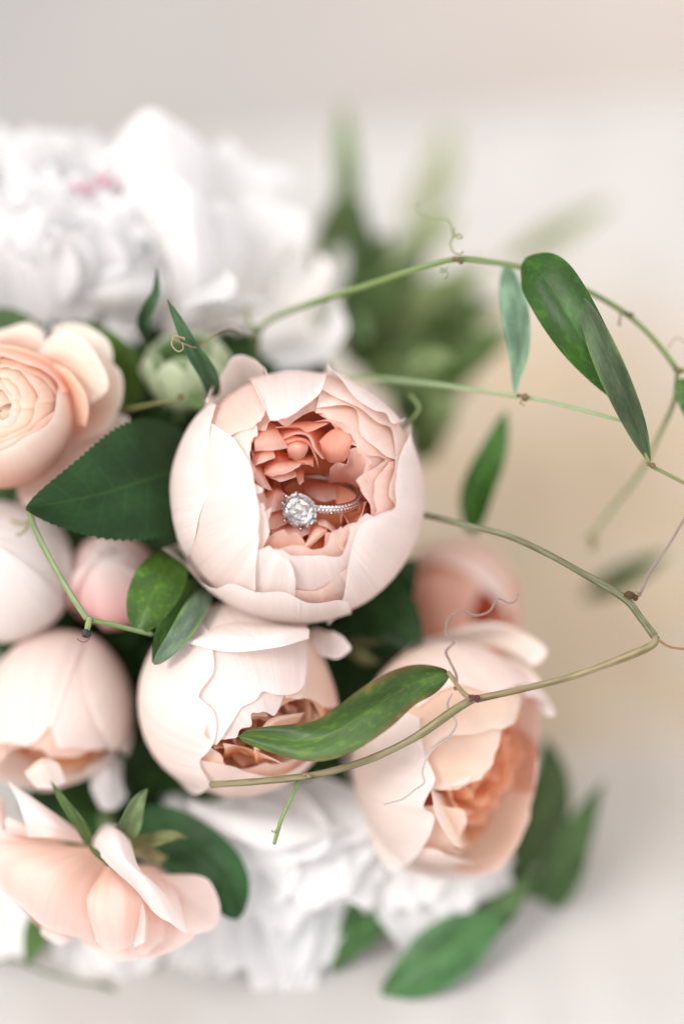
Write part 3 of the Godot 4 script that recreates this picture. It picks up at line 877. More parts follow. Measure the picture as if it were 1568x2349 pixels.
	patch([[160, 1780, -14, 260, 1700, -14, 330, 1700, -16], [180, 1820, -12, 270, 1760, -11, 380, 1740, -14], [240, 1890, -14, 330, 1890, -13, 420, 1850, -16]], pk, wl)
	# the coral rose far behind on the right
	thing("garden_rose", "blurred coral rose behind the open rose on the right", "rose", at(1050, 1400, -110), "roses of the bouquet")
	M = [0.0, 0.0, 1.0]
	ball(1040, 1395, -95, 150, view_dir(0.45, 0.3, 0.84))
	var cr := lin(0.97, 0.57, 0.44)
	shell(1.0, [930, 1300, 980, 1290, 1040, 1300, 1100, 1340, 1140, 1380], lin(0.97, 0.74, 0.62), lin(0.97, 0.82, 0.74))
	shell(1.02, [960, 1260, 1040, 1240, 1120, 1260, 1175, 1320], lin(0.97, 0.66, 0.54), lin(0.97, 0.78, 0.70))
	shell(1.0, [1180, 1330, 1185, 1400, 1175, 1470, 1120, 1530], cr, lin(0.95, 0.56, 0.48))
	shell(0.96, [1110, 1330, 1080, 1400, 1090, 1450, 1120, 1500], cr, cr)
	shell(0.97, [930, 1480, 1000, 1420, 1060, 1440, 1110, 1500], orr, cr)
	for k in 5:
		sector(0.9 - 0.02 * k, k * 72.0, k * 72.0 + 110.0, 140.0, orr, cr)

func side_rose() -> void:
	thing("garden_rose", "pink rose seen from the side with green sepals, at the lower left", "rose", at(220, 1900, -25), "roses of the bouquet")
	M = [0.0, 1693.4, 0.52]
	var a := lin(0.93, 0.66, 0.57)
	var b := lin(0.94, 0.75, 0.70)
	var wl := lin(0.915, 0.84, 0.815)
	var pe := lin(0.94, 0.62, 0.49)
	patch([[400, 480, -22, 420, 490, -20, 470, 560, -20], [120, 470, -12, 250, 560, 2, 420, 660, -8], [-60, 480, -16, 160, 660, 4, 400, 800, -6], [-80, 620, -18, 90, 735, -4, 200, 830, -2, 420, 910, -10]], pe, b, {"nu": 30, "nv": 26, "ruf": 0.5})
	patch([[470, 560, -16, 490, 570, -14, 520, 600, -16], [400, 670, -5, 450, 655, -2, 540, 660, -1, 615, 700, -4], [385, 740, -2, 440, 780, 2, 540, 800, 2, 608, 800, -3], [425, 900, -5, 470, 935, -2, 540, 940, -2, 590, 905, -5]], pe, b, {"nu": 24})
	patch([[480, 580, -20, 540, 600, -18, 620, 660, -20], [600, 720, -8, 650, 760, -6, 720, 800, -9], [575, 940, -9, 640, 950, -8, 720, 890, -10]], pe, b)
	patch([[560, 620, -22, 600, 640, -22, 650, 660, -24], [620, 720, -4, 640, 760, -2, 660, 800, -8], [590, 920, -4, 640, 900, -3, 655, 840, -6]], b, b)
	patch([[410, 470, -20, 415, 440, -22, 470, 380, -24, 560, 400, -24], [420, 490, -8, 450, 430, -4, 520, 410, -4, 580, 470, -8], [480, 560, 0, 520, 540, 6, 560, 530, 7, 620, 580, 0], [590, 660, 2, 630, 660, 8, 670, 650, 8, 730, 690, 0], [640, 720, 0, 690, 780, 4, 770, 830, 2, 830, 860, -6]], wl, wl, {"nu": 24, "nv": 30})
	patch([[600, 560, -28, 680, 560, -28, 720, 590, -30], [640, 660, -10, 720, 680, -6, 780, 680, -12], [640, 720, -4, 720, 790, 0, 825, 860, -6]], a, wl)
	patch([[600, 590, -32, 620, 640, -32, 640, 700, -32], [700, 600, -20, 790, 690, -14, 780, 790, -18], [740, 600, -20, 880, 606, -18, 940, 650, -17, 968, 745, -17, 945, 835, -17, 840, 872, -16]], a, b, {"nu": 26})
	patch([[600, 700, -30, 700, 700, -32, 800, 740, -34], [580, 850, -16, 700, 840, -16, 840, 820, -20], [585, 975, -12, 700, 965, -12, 840, 890, -16, 850, 850, -18]], pe, b)
	patch([[380, 700, -32, 480, 740, -34, 600, 760, -34], [360, 880, -18, 460, 900, -16, 580, 900, -18], [370, 905, -16, 430, 960, -14, 500, 985, -13, 600, 985, -13]], pe, wl)
	patch([[390, 465, -24, 380, 450, -24, 360, 420, -26], [240, 440, -8, 250, 380, -8, 240, 330, -12], [130, 435, -10, 110, 360, -8, 60, 240, -10, 38, 190, -12]], b, wl, {"nu": 24})
	patch([[380, 470, -26, 330, 440, -26, 280, 400, -28], [200, 440, -14, 160, 410, -13, 120, 380, -14], [30, 420, -14, 25, 380, -13, 30, 345, -14]], pe, b)
	patch([[390, 480, -28, 300, 470, -28, 240, 440, -30], [150, 470, -18, 100, 450, -17, 60, 420, -18], [-60, 500, -18, -60, 440, -18, 0, 400, -18]], pe, b)
	patch([[200, 780, -30, 260, 800, -30, 330, 860, -30], [180, 850, -22, 250, 860, -20, 330, 880, -22], [200, 880, -22, 260, 912, -20, 320, 890, -22]], b, wl)
	patch([[-60, 560, -34, 60, 680, -36, 200, 780, -36], [-60, 620, -26, 40, 690, -24, 180, 830, -26], [-80, 640, -24, 40, 690, -22, 130, 790, -24]], pe, b)
	patch([[-60, 280, -30, 0, 260, -30, 20, 300, -30], [-60, 330, -24, 0, 330, -22, 22, 360, -24], [-60, 420, -22, 0, 400, -20, 15, 390, -22]], a, b)
	var gr := lin(0.13, 0.22, 0.10)
	var so := {"name": "sepal", "mat": mats.matt_leaf, "a": 0.6, "b": 0.8}
	leaf([400, 470, -14, 360, 380, -8, 280, 270, -6, 222, 185, -10], 34, 20, 0.5, gr, so)
	leaf([500, 440, -22, 560, 400, -10, 600, 290, -6, 648, 222, -8], 62, -20, 0.5, lin(0.22, 0.33, 0.20), so)
	leaf([560, 470, -26, 660, 450, -16, 760, 430, -14, 830, 440, -18], 34, 10, 0.3, lin(0.25, 0.30, 0.16), so)
	leaf([570, 480, -30, 640, 500, -26, 700, 530, -26, 740, 520, -28], 40, 0, 0.3, lin(0.42, 0.40, 0.28), so)
	leaf([395, 480, -8, 430, 510, -4, 460, 540, -4, 478, 568, -6], 14, 0, 0.2, gr, so)
	tube([480, 440, -30, 480, 380, -50, 470, 300, -80], 22, 24, gr, lin(0.2, 0.28, 0.12))

func buds() -> void:
	var wl := lin(0.93, 0.89, 0.88)
	var w := lin(0.93, 0.85, 0.81)
	M = [0.0, 1129.0, 0.36]
	thing("rose_bud", "smooth white rose bud at the left edge below the dark serrated leaf", "rose bud", at(20, 1300, -60), "rose buds of the bouquet")
	ball(5, 1310, -38, 172, view_dir(-0.3, 0.5, 0.8))
	shell(1.02, [440, 640, 410, 480, 330, 300, 200, 190, 60, 160], w, wl)
	shell(1.01, [200, 700, 120, 520, 20, 380, -120, 300, -200, 320], w, wl)
	shell(1.0, [430, 600, 380, 400, 250, 150, 60, 20, -150, 30], w, wl)
	for k in 5:
		sector(0.99 - 0.012 * k, k * 72.0, k * 72.0 + 120.0, 172.0, w, wl, {"bump": 0.02})
	thing("rose_bud", "pink streaked bud tucked under the dark serrated leaf", "rose bud", at(250, 1330, -70), "rose buds of the bouquet")
	ball(255, 1330, -42, 116, view_dir(-0.1, 0.55, 0.8))
	var pk := lin(0.95, 0.52, 0.50)
	shell(1.04, [950, 700, 900, 560, 800, 480, 700, 430, 640, 440], pk, w, {"curl": 0.04})
	shell(1.02, [620, 420, 560, 460, 480, 520, 420, 640], pk, w, {"curl": 0.04})
	shell(0.98, [860, 420, 760, 400, 640, 500, 610, 620], pk, w)
	for k in 5:
		sector(0.97 - 0.02 * k, k * 72.0, k * 72.0 + 130.0, 176.0, pk, w, {"curl": 0.02})
	bax = view_dir(0.55, 0.65, 0.55)
	for k in 3:
		sector(0.90, k * 120.0, k * 120.0 + 170.0, 150.0, pk, w)
	# the green bud between the peach flower and the main rose
	thing("green_bud", "pale green ribbed bud with pointed sepals beside the ring rose", "flower bud", at(420, 850, -50))
	M = [0.0, 658.5, 0.36]
	var g1 := lin(0.30, 0.42, 0.17)
	var g2 := lin(0.62, 0.70, 0.48)
	ball(428, 850, -42, 98, view_dir(-0.18, 0.86, 0.48))
	var seg := {"bump": 0.03, "curl": 0.10, "mat": mats.petal, "k": 0.7}
	for k in 8:
		sector(1.0 - 0.02 * (k % 2), k * 45.0, k * 45.0 + 56.0, 128.0, g1, g2, seg)
	for k in 5:
		sector(0.86, k * 72.0, k * 72.0 + 100.0, 138.0, g1, lin(0.22, 0.34, 0.14), {"bump": 0.04})
	var bl := lin(0.085, 0.19, 0.12)
	var so := {"name": "sepal", "mat": mats.matt_leaf, "a": 0.55, "b": 0.8}
	leaf([960, 340, -44, 925, 240, -28, 950, 130, -20, 990, 30, -18, 1000, -130, -18], 62, 35, 0.7, bl, {"name": "sepal", "mat": mats.matt_leaf, "a": 0.55, "b": 0.8, "roll_end": -30.0})
	leaf([1370, 700, -20, 1330, 560, -10, 1230, 400, -4, 1140, 220, -2, 1065, 75, -2], 66, 8, 0.45, bl, so)
	leaf([1150, 690, -40, 1250, 720, -28, 1330, 760, -26, 1360, 740, -28], 50, 10, 0.3, lin(0.2, 0.32, 0.18), so)
	tube([1150, 800, -50, 1150, 900, -80, 1140, 1000, -110], 12, 12, g1, bl)

func peonies() -> void:
	rng.seed = 21
	bmat = mats.thin_petal
	var w := lin(0.87, 0.86, 0.865)
	var w2 := lin(0.88, 0.88, 0.885)
	var wb := lin(0.90, 0.86, 0.83)
	M = [0.0, 219.5, 0.52]
	thing("white_peony", "large ruffled white peony at the upper left with a crimson flecked centre", "peony", at(300, 620, -100), "white peonies of the bouquet")
	# broad guard petals
	patch([[720, 1050, -75, 800, 1080, -75, 900, 1000, -80], [720, 760, -62, 830, 800, -52, 960, 700, -66], [600, 500, -64, 760, 500, -54, 920, 480, -68], [480, 260, -70, 640, 70, -66, 780, 120, -70, 920, 230, -78]], wb, w2, {"nu": 30, "nv": 24, "ruf": 2.5})
	patch([[800, 1000, -60, 900, 980, -60, 960, 900, -66], [740, 700, -50, 850, 740, -42, 960, 740, -52], [720, 480, -50, 830, 520, -42, 920, 560, -54], [700, 320, -54, 770, 360, -48, 870, 420, -50, 910, 500, -56]], w, w2, {"nu": 24, "ruf": 1.5})
	patch([[820, 1080, -70, 950, 1050, -76, 1050, 1000, -80], [900, 820, -62, 1040, 760, -66, 1100, 700, -74], [900, 480, -68, 1010, 480, -66, 1070, 600, -70, 1080, 760, -74]], wb, w2, {"nu": 24, "ruf": 1.5})
	patch([[900, 1050, -84, 1050, 1000, -88, 1150, 950, -90], [1000, 760, -82, 1200, 720, -82, 1300, 700, -86], [1050, 420, -88, 1200, 480, -86, 1330, 510, -82, 1370, 600, -80, 1340, 740, -82]], wb, w2, {"nu": 26, "ruf": 2.0})
	patch([[900, 900, -90, 1050, 850, -94, 1200, 800, -96], [900, 450, -88, 1050, 420, -90, 1240, 440, -96], [900, 300, -92, 1000, 190, -94, 1120, 290, -94, 1290, 330, -96, 1300, 420, -98]], wb, w2, {"nu": 26, "ruf": 2.5})
	patch([[820, 900, -60, 860, 860, -60, 900, 820, -62], [820, 920, -40, 920, 860, -38, 980, 800, -44], [800, 940, -36, 900, 915, -32, 1020, 890, -34, 1038, 820, -38, 990, 765, -42]], w, w2, {"nu": 24})
	patch([[900, 900, -66, 1000, 880, -66, 1060, 860, -70], [960, 910, -56, 1080, 890, -56, 1140, 880, -60], [990, 915, -52, 1090, 925, -52, 1190, 915, -56]], wb, w2)
	patch([[1000, 950, -96, 1150, 900, -96, 1280, 850, -98], [1050, 900, -84, 1250, 860, -82, 1380, 780, -86], [1100, 930, -80, 1280, 960, -78, 1420, 850, -80, 1450, 740, -82, 1400, 690, -84]], wb, wb, {"ruf": 1.5})
	patch([[1000, 1150, -92, 1150, 1100, -92, 1300, 1050, -94], [1080, 1180, -78, 1280, 1120, -76, 1400, 1050, -80], [1080, 1230, -72, 1250, 1220, -70, 1420, 1170, -70, 1530, 1040, -72, 1490, 890, -76]], wb, w, {"ruf": 1.0, "nu": 26})
	patch([[400, 600, -90, 500, 620, -90, 700, 600, -92], [350, 400, -84, 520, 380, -80, 700, 400, -88], [300, 300, -90, 440, 330, -86, 540, 240, -88, 680, 260, -94]], wb, w2, {"ruf": 3.0})
	patch([[300, 930, -70, 500, 980, -70, 740, 960, -74], [350, 900, -56, 560, 900, -50, 760, 880, -58], [420, 860, -50, 560, 800, -46, 720, 760, -52]], wb, w2, {"ruf": 1.5})
	# the dense ruffled heart on the left
	var c := at(110, 610, -95)
	for k in 46:
		var q := float(k) / 45.0
		var row := int(q * 8.0)
		var x := rng.randf_range(-120.0, 360.0) * (0.75 + 0.25 * sin(q * PI))
		var y := 470.0 + 300.0 * q + rng.randf_range(-14.0, 14.0)
		var off := (x - 110.0) / 240.0
		var z := -86.0 + 34.0 * sin(q * PI * 0.62) - 16.0 * off * off
		var dir := view_dir(off * 0.55 + rng.randf_range(-0.35, 0.35), 0.85, 0.20 + 0.3 * q)
		var nrm := view_dir(off * 0.7 + rng.randf_range(-0.35, 0.35), -0.25, 0.9)
		free_petal(at(x, y + 30.0, z - 6.0), dir, nrm, rng.randf_range(0.021, 0.032), rng.randf_range(0.021, 0.034), rng.randf_range(-0.22, 0.10), 0.006, w, w2, {"notch": 0.14, "bend": rng.randf_range(-0.3, 0.5)})
	for k in 16:
		var a := PI * 0.12 + k * PI * 0.055
		var dir := (view_dir(cos(a) * 1.2, sin(a), -0.1 + 0.35 * (k % 3))).normalized()
		free_petal(c + dir * 0.006, dir, (-cf + dir * 0.2).normalized(), rng.randf_range(0.030, 0.040), rng.randf_range(0.026, 0.036), rng.randf_range(0.0, 0.3), 0.006, wb, w2, {"notch": 0.12})
	for k in 6:
		var p := at(180 + k * 15 + (k % 2) * 8, 440 - k * 5 + (k % 3) * 9, -58 - (k % 3) * 3)
		free_petal(p, view_dir(-0.5 + 0.12 * k, 0.8, 0.3), view_dir(0.2, 0, 1), 0.0036, 0.0020, 0.2, 0.001, lin(0.62, 0.16, 0.26), lin(0.78, 0.42, 0.50), {"name": "crimson_fleck"})
	# petals reaching left and down
	for k in 14:
		var dir := view_dir(-1.0 + k * 0.13, -0.75 + 0.05 * (k % 3), 0.35)
		free_petal(c + dir * 0.008, dir, (-cf + cy * 0.2).normalized(), rng.randf_range(0.018, 0.026), 0.026, 0.25, 0.004, w, w2, {"notch": 0.12})
	# the peony low in the bouquet
	M = [0.0, 1693.4, 0.52]
	w = lin(0.93, 0.925, 0.93)
	w2 = lin(0.95, 0.95, 0.955)
	wb = lin(0.93, 0.90, 0.88)
	zo = 12.0
	thing("white_peony", "white peony with drooping notched petals along the bottom of the bouquet", "peony", at(640, 1980, -90), "white peonies of the bouquet")
	patch([[820, 330, -75, 1000, 250, -75, 1300, 260, -80], [820, 260, -58, 1050, 330, -48, 1400, 320, -60], [840, 330, -50, 1020, 435, -42, 1200, 490, -42, 1400, 440, -46, 1530, 400, -52]], wb, w, {"nu": 30, "ruf": 1.2})
	patch([[1000, 200, -80, 1100, 150, -80, 1300, 180, -84], [900, 200, -64, 1100, 220, -60, 1350, 250, -66], [850, 180, -60, 1100, 300, -52, 1300, 330, -54, 1500, 380, -60]], wb, w)
	patch([[700, 250, -80, 760, 220, -80, 860, 240, -80], [720, 300, -66, 800, 300, -60, 900, 380, -62], [640, 330, -66, 760, 360, -56, 900, 440, -54, 1040, 450, -56]], w, w2)
	M = [0.0, 0.0, 1.0]
	zo = 0.0
	tip_petal(600, 1900, -66, 340, 2262, -60, 150, -0.4, w, w2, -0.4)
	tip_petal(610, 1900, -66, 415, 2300, -60, 150, -0.3, w, w2, -0.2)
	tip_petal(640, 1900, -64, 485, 2305, -58, 170, -0.4, w, w2, 0.3)
	tip_petal(680, 1880, -66, 795, 2215, -60, 170, -0.3, w, w2, 0.4)
	tip_petal(650, 1900, -62, 580, 2385, -58, 140, -0.2, w, w2, -0.3)
	tip_petal(660, 1900, -62, 668, 2350, -58, 120, -0.3, w, w2, 0.2)
	tip_petal(640, 1880, -58, 535, 2235, -50, 200, -0.5, w, w2, -0.1)
	tip_petal(660, 1880, -58, 715, 2265, -52, 190, -0.5, w, w2, 0.5)
	tip_petal(650, 1860, -56, 625, 2310, -52, 150, -0.4, w, w2, 0.1)
	tip_petal(700, 1850, -56, 835, 2065, -46, 220, -0.5, w, w2, 0.3)
	tip_petal(620, 1830, -54, 520, 2090, -42, 230, -0.6, w, w2, -0.3)
	tip_petal(650, 1830, -52, 640, 2120, -40, 260, -0.5, w, w2, 0.0)
	tip_petal(690, 1820, -52, 760, 2060, -40, 230, -0.6, w, w2, 0.2)
	tip_petal(640, 1800, -50, 590, 1990, -38, 260, -0.5, wb, w2, -0.3)
	tip_petal(690, 1790, -50, 730, 1965, -38, 260, -0.5, wb, w2, 0.1)
	tip_petal(200, 2080, -62, 215, 2240, -58, 150, -0.3, w, w2, -0.2)
	tip_petal(260, 2060, -62, 300, 2250, -57, 160, -0.3, w, w2, 0.2)
	tip_petal(20, 1980, -62, -10, 2205, -58, 170, -0.3, w, w2, -0.2)
	tip_petal(60, 1980, -64, 62, 2190, -60, 120, -0.3, w, w2, 0.3)
	# the frilled petals under the lower right rose
	tip_petal(960, 1900, -68, 1165, 2085, -62, 190, -0.4, wb, w, 0.3)
	tip_petal(950, 1900, -66, 1090, 2135, -58, 190, -0.4, wb, w, 0.2)
	tip_petal(900, 1880, -64, 860, 2080, -54, 190, -0.4, wb, w, -0.3)
	tip_petal(940, 1890, -62, 985, 2195, -54, 190, -0.4, wb, w2, 0.0)
	tip_petal(930, 1890, -60, 915, 2085, -50, 180, -0.5, wb, w2, -0.2)
	tip_petal(960, 1890, -60, 1050, 2090, -52, 170, -0.5, wb, w2, 0.3)
	zo = 0.0
	# inner mass
	var c2 := at(640, 1930, -100)
	for k in 18:
		var a := rng.randf() * TAU
		var t := rng.randf_range(0.2, 1.2)
		var dir := (view_dir(cos(a) * 1.3, sin(a) * 0.6 - 0.25, 0.0) * sin(t) - cf * cos(t)).normalized()
		free_petal(c2 + dir * 0.006, dir, (cy.rotated(cf, rng.randf_range(-1.5, 1.5)) - cf).normalized(), rng.randf_range(0.022, 0.034), rng.randf_range(0.016, 0.028), 0.2, 0.005, wb, w2, {"notch": 0.16})
	# a loose white petal between the roses
	thing("white_petal", "single curled white petal below the low left rose", "petal", at(260, 1790, -40))
	M = [0.0, 1693.4, 0.52]
	patch([[430, 60, -46, 470, 60, -48, 540, 90, -50], [400, 160, -40, 470, 150, -36, 540, 180, -42], [405, 230, -40, 440, 300, -38, 500, 320, -38, 560, 260, -42]], lin(0.86, 0.82, 0.82), w)

func leaves() -> void:
	bmat = mats.petal
	M = [0.0, 658.5, 0.36]
	var dk := lin(0.019, 0.066, 0.019)
	thing("rose_leaf", "large dark green serrated rose leaf pointing down to the left", "leaf", at(400, 960, -20))
	leaf([1330, 1090, -36, 1000, 1205, -10, 600, 1330, -4, 165, 1410, 0], 400, -4, 0.12, dk, {"ser": 0.07, "teeth": 30.0, "nv": 120, "a": 0.60, "b": 0.75, "th": 0.0003, "wave": 0.10})
	thing("rose_leaf", "mid green leaf behind the peach flower and the green bud", "leaf", at(300, 860, -50))
	leaf([820, 800, -50, 760, 600, -46, 650, 400, -44, 460, 215, -42], 190, 0, 0.3, lin(0.09, 0.20, 0.04), {"a": 0.85, "ser": 0.03})
	thing("rose_leaf", "green leaf edge peeping out at the left edge above the peach flower", "leaf", at(0, 730, -50))
	leaf([-160, 260, -50, -20, 230, -46, 90, 210, -46, 210, 205, -46], 100, 0, 0.2, lin(0.10, 0.20, 0.09), {"a": 0.7})
	leaf([210, 205, -46, 240, 240, -46, 270, 250, -46, 300, 225, -48], 18, 0, 0.2, lin(0.13, 0.22, 0.13))
	thing("rose_leaf", "small dark leaf at the left edge under the peach flower", "leaf", at(0, 1170, -40))
	leaf([-60, 1270, -40, 0, 1350, -38, 60, 1460, -36, 110, 1565, -36], 95, 0, 0.2, lin(0.04, 0.12, 0.03))
	M = [0.0, 1129.0, 0.36]
	thing("vine_leaf", "rounded speckled green leaf hanging below the dark serrated leaf", "leaf", at(400, 1290, -20))
	leaf([1120, 360, -24, 1050, 500, -10, 950, 700, -5, 880, 900, -3], 165, 0, 0.08, lin(0.065, 0.17, 0.022), {"mat": mats.vine_leaf, "a": 0.95, "b": 0.55})
	thing("vine_leaf", "folded green leaf with pale back under the ring rose", "leaf", at(430, 1350, -20))
	leaf([1290, 560, -22, 1180, 660, -12, 1060, 850, -6, 975, 1095, -4], 85, 35, 0.2, lin(0.05, 0.14, 0.03), {"mat": mats.vine_leaf, "b": 0.6})
	leaf([1330, 620, -20, 1250, 740, -8, 1130, 930, 0, 985, 1100, 0], 82, -20, 0.18, lin(0.18, 0.28, 0.24), {"mat": mats.matt_leaf, "b": 0.5, "rim": lin(0.25, 0.45, 0.14)})
	M = [282.2, 1317.0, 0.44]
	thing("rose_leaf", "dark green pointed leaf behind the right side of the ring rose", "leaf", at(850, 1350, -50))
	leaf([1050, 60, -58, 1220, 120, -44, 1400, 220, -36, 1556, 398, -32], 200, 0, 0.12, lin(0.028, 0.085, 0.028), {"a": 0.8, "ser": 0.04})
	thing("rose_leaf", "narrow dark leaf standing just right of the ring rose", "leaf", at(930, 1300, -50))
	leaf([1250, 260, -60, 1380, 140, -50, 1450, 20, -46, 1530, -80, -46], 110, 0, 0.1, lin(0.03, 0.08, 0.028))
	thing("small_bud", "pale green bud in the gap right of the half closed rose", "flower bud", at(830, 1480, -50), "small pale buds in the dark gap")
	leaf([1160, 380, -50, 1250, 345, -44, 1330, 335, -44, 1420, 340, -48], 42, 0, -0.5, lin(0.36, 0.40, 0.24), {"name": "bud_scale", "mat": mats.matt_leaf})
	thing("small_bud", "lower pale green bud in the gap right of the half closed rose", "flower bud", at(840, 1510, -50), "small pale buds in the dark gap")
	leaf([1150, 400, -48, 1220, 420, -42, 1280, 450, -42, 1345, 465, -46], 46, 0, -0.5, lin(0.38, 0.44, 0.26), {"name": "bud_scale", "mat": mats.matt_leaf})
	thing("rose_leaf", "green leaf between the half closed rose and the lower right rose", "leaf", at(770, 1800, -60))
	leaf([830, 1060, -70, 950, 1080, -60, 1080, 1150, -56, 1195, 1320, -52], 160, 0, 0.1, lin(0.06, 0.16, 0.05), {"a": 0.75})
	M = [0.0, 1693.4, 0.52]
	thing("rose_leaf", "dark rounded leaf behind the pink side-on rose, above the bottom peony", "leaf", at(460, 2000, -30))
	leaf([600, 330, -44, 760, 440, -34, 960, 600, -28, 1050, 800, -28], 145, 0, 0.12, lin(0.04, 0.13, 0.05), {"a": 0.95, "b": 0.55})
	thing("rose_leaf", "pale green leaf poking out under the pink side-on rose", "leaf", at(75, 2150, -45))
	leaf([220, 740, -52, 180, 820, -48, 150, 900, -48, 118, 1000, -50], 66, 0, 0.2, lin(0.15, 0.29, 0.13), {"mat": mats.matt_leaf})
	thing("rose_leaf", "green leaf under the bottom peony, right of its longest petals", "leaf", at(840, 2130, -50))
	M = [752.6, 1191.7, 0.52]
	leaf([290, 1600, -62, 200, 1720, -58, 110, 1850, -58, 10, 2000, -58], 110, 0, 0.15, lin(0.10, 0.24, 0.11), {"mat": mats.matt_leaf, "a": 0.7})
	thing("rose_leaf", "large toothed green leaf at the very bottom right of the bouquet", "leaf", at(1000, 2200, -50))
	leaf([790, 1740, -58, 600, 1850, -52, 400, 2000, -50, 150, 2175, -56], 150, 10, 0.2, lin(0.10, 0.26, 0.12), {"ser": 0.05, "a": 0.95, "b": 1.1, "roll_end": -25.0, "wave": 0.2, "rim": lin(0.16, 0.34, 0.16)})
	thing("rose_leaf", "broad blurred dark leaf right of the open lower rose", "leaf", at(1240, 1850, -70))
	leaf([700, 1640, -90, 900, 1400, -82, 980, 1180, -80, 960, 960, -84], 120, 0, 0.1, lin(0.09, 0.16, 0.07))
	thing("rose_leaf", "long blurred green leaf curving up at the lower right", "leaf", at(1300, 1950, -80))
	leaf([760, 1780, -92, 980, 1640, -84, 1080, 1420, -80, 1215, 1150, -84], 112, 20, 0.25, lin(0.15, 0.28, 0.15), {"mat": mats.matt_leaf, "b": 1.0, "a": 0.9})
	thing("rose_leaf", "slim pale green leaf rising above the lowest large leaf at the right", "leaf", at(1180, 2120, -70))
	leaf([560, 1830, -64, 680, 1760, -60, 800, 1680, -60, 930, 1540, -66], 74, 10, 0.2, lin(0.14, 0.26, 0.14), {"mat": mats.matt_leaf, "b": 1.0})
	thing("rose_leaf", "slim shaded leaf joining the lower peony to the curving leaf at the right", "leaf", at(1120, 2100, -75))
	leaf([480, 1760, -64, 600, 1800, -58, 740, 1780, -58, 860, 1700, -62], 66, -10, 0.2, lin(0.12, 0.22, 0.11), {"mat": mats.matt_leaf, "b": 1.0})
	thing("rose_leaf", "olive shaded leaf behind the frilled peony skirt", "leaf", at(1190, 2050, -90))
	leaf([640, 1500, -98, 760, 1560, -94, 850, 1680, -92, 800, 1800, -92], 110, 0, 0.2, lin(0.10, 0.15, 0.07))
	thing("rose_leaf", "blurred dark leaf floating far right below the vine's bend", "leaf", at(1420, 1320, -140))
	leaf([1120, 340, -140, 1250, 280, -136, 1380, 210, -134, 1500, 150, -136], 62, 0, 0.1, lin(0.07, 0.15, 0.035))
	# blurred sprig rising behind
	M = [1100 * 0.6272, 350 * 0.6272, 0.56]
	thing("leafy_sprig", "tall blurred leafy sprig rising behind the white peony", "foliage sprig", at(800, 800, -160))
	var sg := lin(0.25, 0.38, 0.19)
	leaf([150, 640, -150, 190, 420, -158, 180, 200, -164, 170, 20, -170], 62, 0, 0.1, sg)
	leaf([60, 780, -130, 110, 560, -140, 190, 400, -150, 230, 260, -150], 58, 0, 0.1, lin(0.12, 0.19, 0.07))
	leaf([200, 800, -130, 260, 660, -134, 240, 520, -138, 250, 420, -140], 60, 0, 0.1, lin(0.08, 0.15, 0.05))
	leaf([330, 760, -150, 420, 640, -160, 560, 560, -170, 640, 480, -176], 70, 0, 0.1, lin(0.38, 0.48, 0.32))
	leaf([420, 560, -220, 520, 430, -230, 580, 260, -236, 590, 120, -240], 90, 0, 0.1, lin(0.44, 0.52, 0.38))
	leaf([820, 700, -190, 980, 600, -196, 1120, 520, -200, 1280, 430, -205], 60, 0, 0.1, lin(0.38, 0.46, 0.32))
	tube([260, 1000, -110, 220, 800, -130, 190, 600, -150, 175, 200, -165], 14, 8, sg, lin(0.1, 0.16, 0.05))
	thing("leafy_sprig", "dark blurred leaves behind and right of the ring rose", "foliage sprig", at(950, 850, -130))
	var spots := [[120, 980, 420, 700, 110], [200, 1000, 620, 740, 100], [160, 1060, 560, 1000, 120], [380, 960, 830, 840, 95], [440, 1010, 860, 1010, 105], [250, 1120, 620, 1160, 120], [380, 1160, 560, 1480, 100], [300, 1090, 160, 760, 110], [520, 960, 700, 780, 70], [420, 1260, 700, 1140, 100], [500, 1400, 620, 1190, 90], [460, 1500, 560, 1290, 90], [180, 820, 360, 560, 90], [420, 900, 760, 690, 85], [300, 860, 520, 640, 80], [560, 1160, 860, 930, 80], [240, 1010, 60, 860, 80]]
	for k in spots.size():
		var q: Array = spots[k]
		var z := -125.0 - (k * 11) % 55
		var cc := [lin(0.10, 0.19, 0.06), lin(0.24, 0.34, 0.16), lin(0.16, 0.26, 0.10)][k % 3] as Color
		leaf([q[0], q[1], z, lerpf(q[0], q[2], 0.35), lerpf(q[1], q[3], 0.3), z + 6, lerpf(q[0], q[2], 0.7), lerpf(q[1], q[3], 0.66), z + 6, q[2], q[3], z - 4], q[4], 10, 0.1, cc)
	leaf([420, 1140, -70, 500, 1090, -64, 570, 1075, -62, 640, 1090, -66], 62, 0, 0.2, lin(0.24, 0.36, 0.20), {"mat": mats.matt_leaf})
	thing("vine_leaf", "blurred upright bright green leaf above the lower vine", "leaf", at(1120, 1090, -70))
	leaf([700, 1800, -62, 720, 1640, -58, 790, 1460, -56, 840, 1290, -58], 78, 12, 0.3, lin(0.06, 0.20, 0.03), {"mat": mats.vine_leaf, "fold_side": 0.6})

func curl_path(x: float, y: float, z: float, r: float, turns: float, dx: float, dy: float, n: int) -> Array:
	var p := []
	for k in n + 1:
		var t := float(k) / n
		var a := t * turns * TAU
		p.append(g(x + dx * t + r * cos(a) * (1.0 - 0.5 * t), y + dy * t + r * sin(a) * (1.0 - 0.5 * t), z + 3.0 * sin(a + 1.0)))
	return p

func node_bump(x: float, y: float, z: float, r_full: float, c: Color) -> void:
	var r := r_full * 0.75
	part("node", tube_mesh([g(x - r, y, z), g(x - r * 0.4, y - r * 0.3, z + 1), g(x + r * 0.4, y + r * 0.2, z + 1), g(x + r, y + r * 0.2, z)], r * 0.5, r * 0.55, c, c * 0.6, {"nv": 10, "rough": 0.8}), mats.stem)

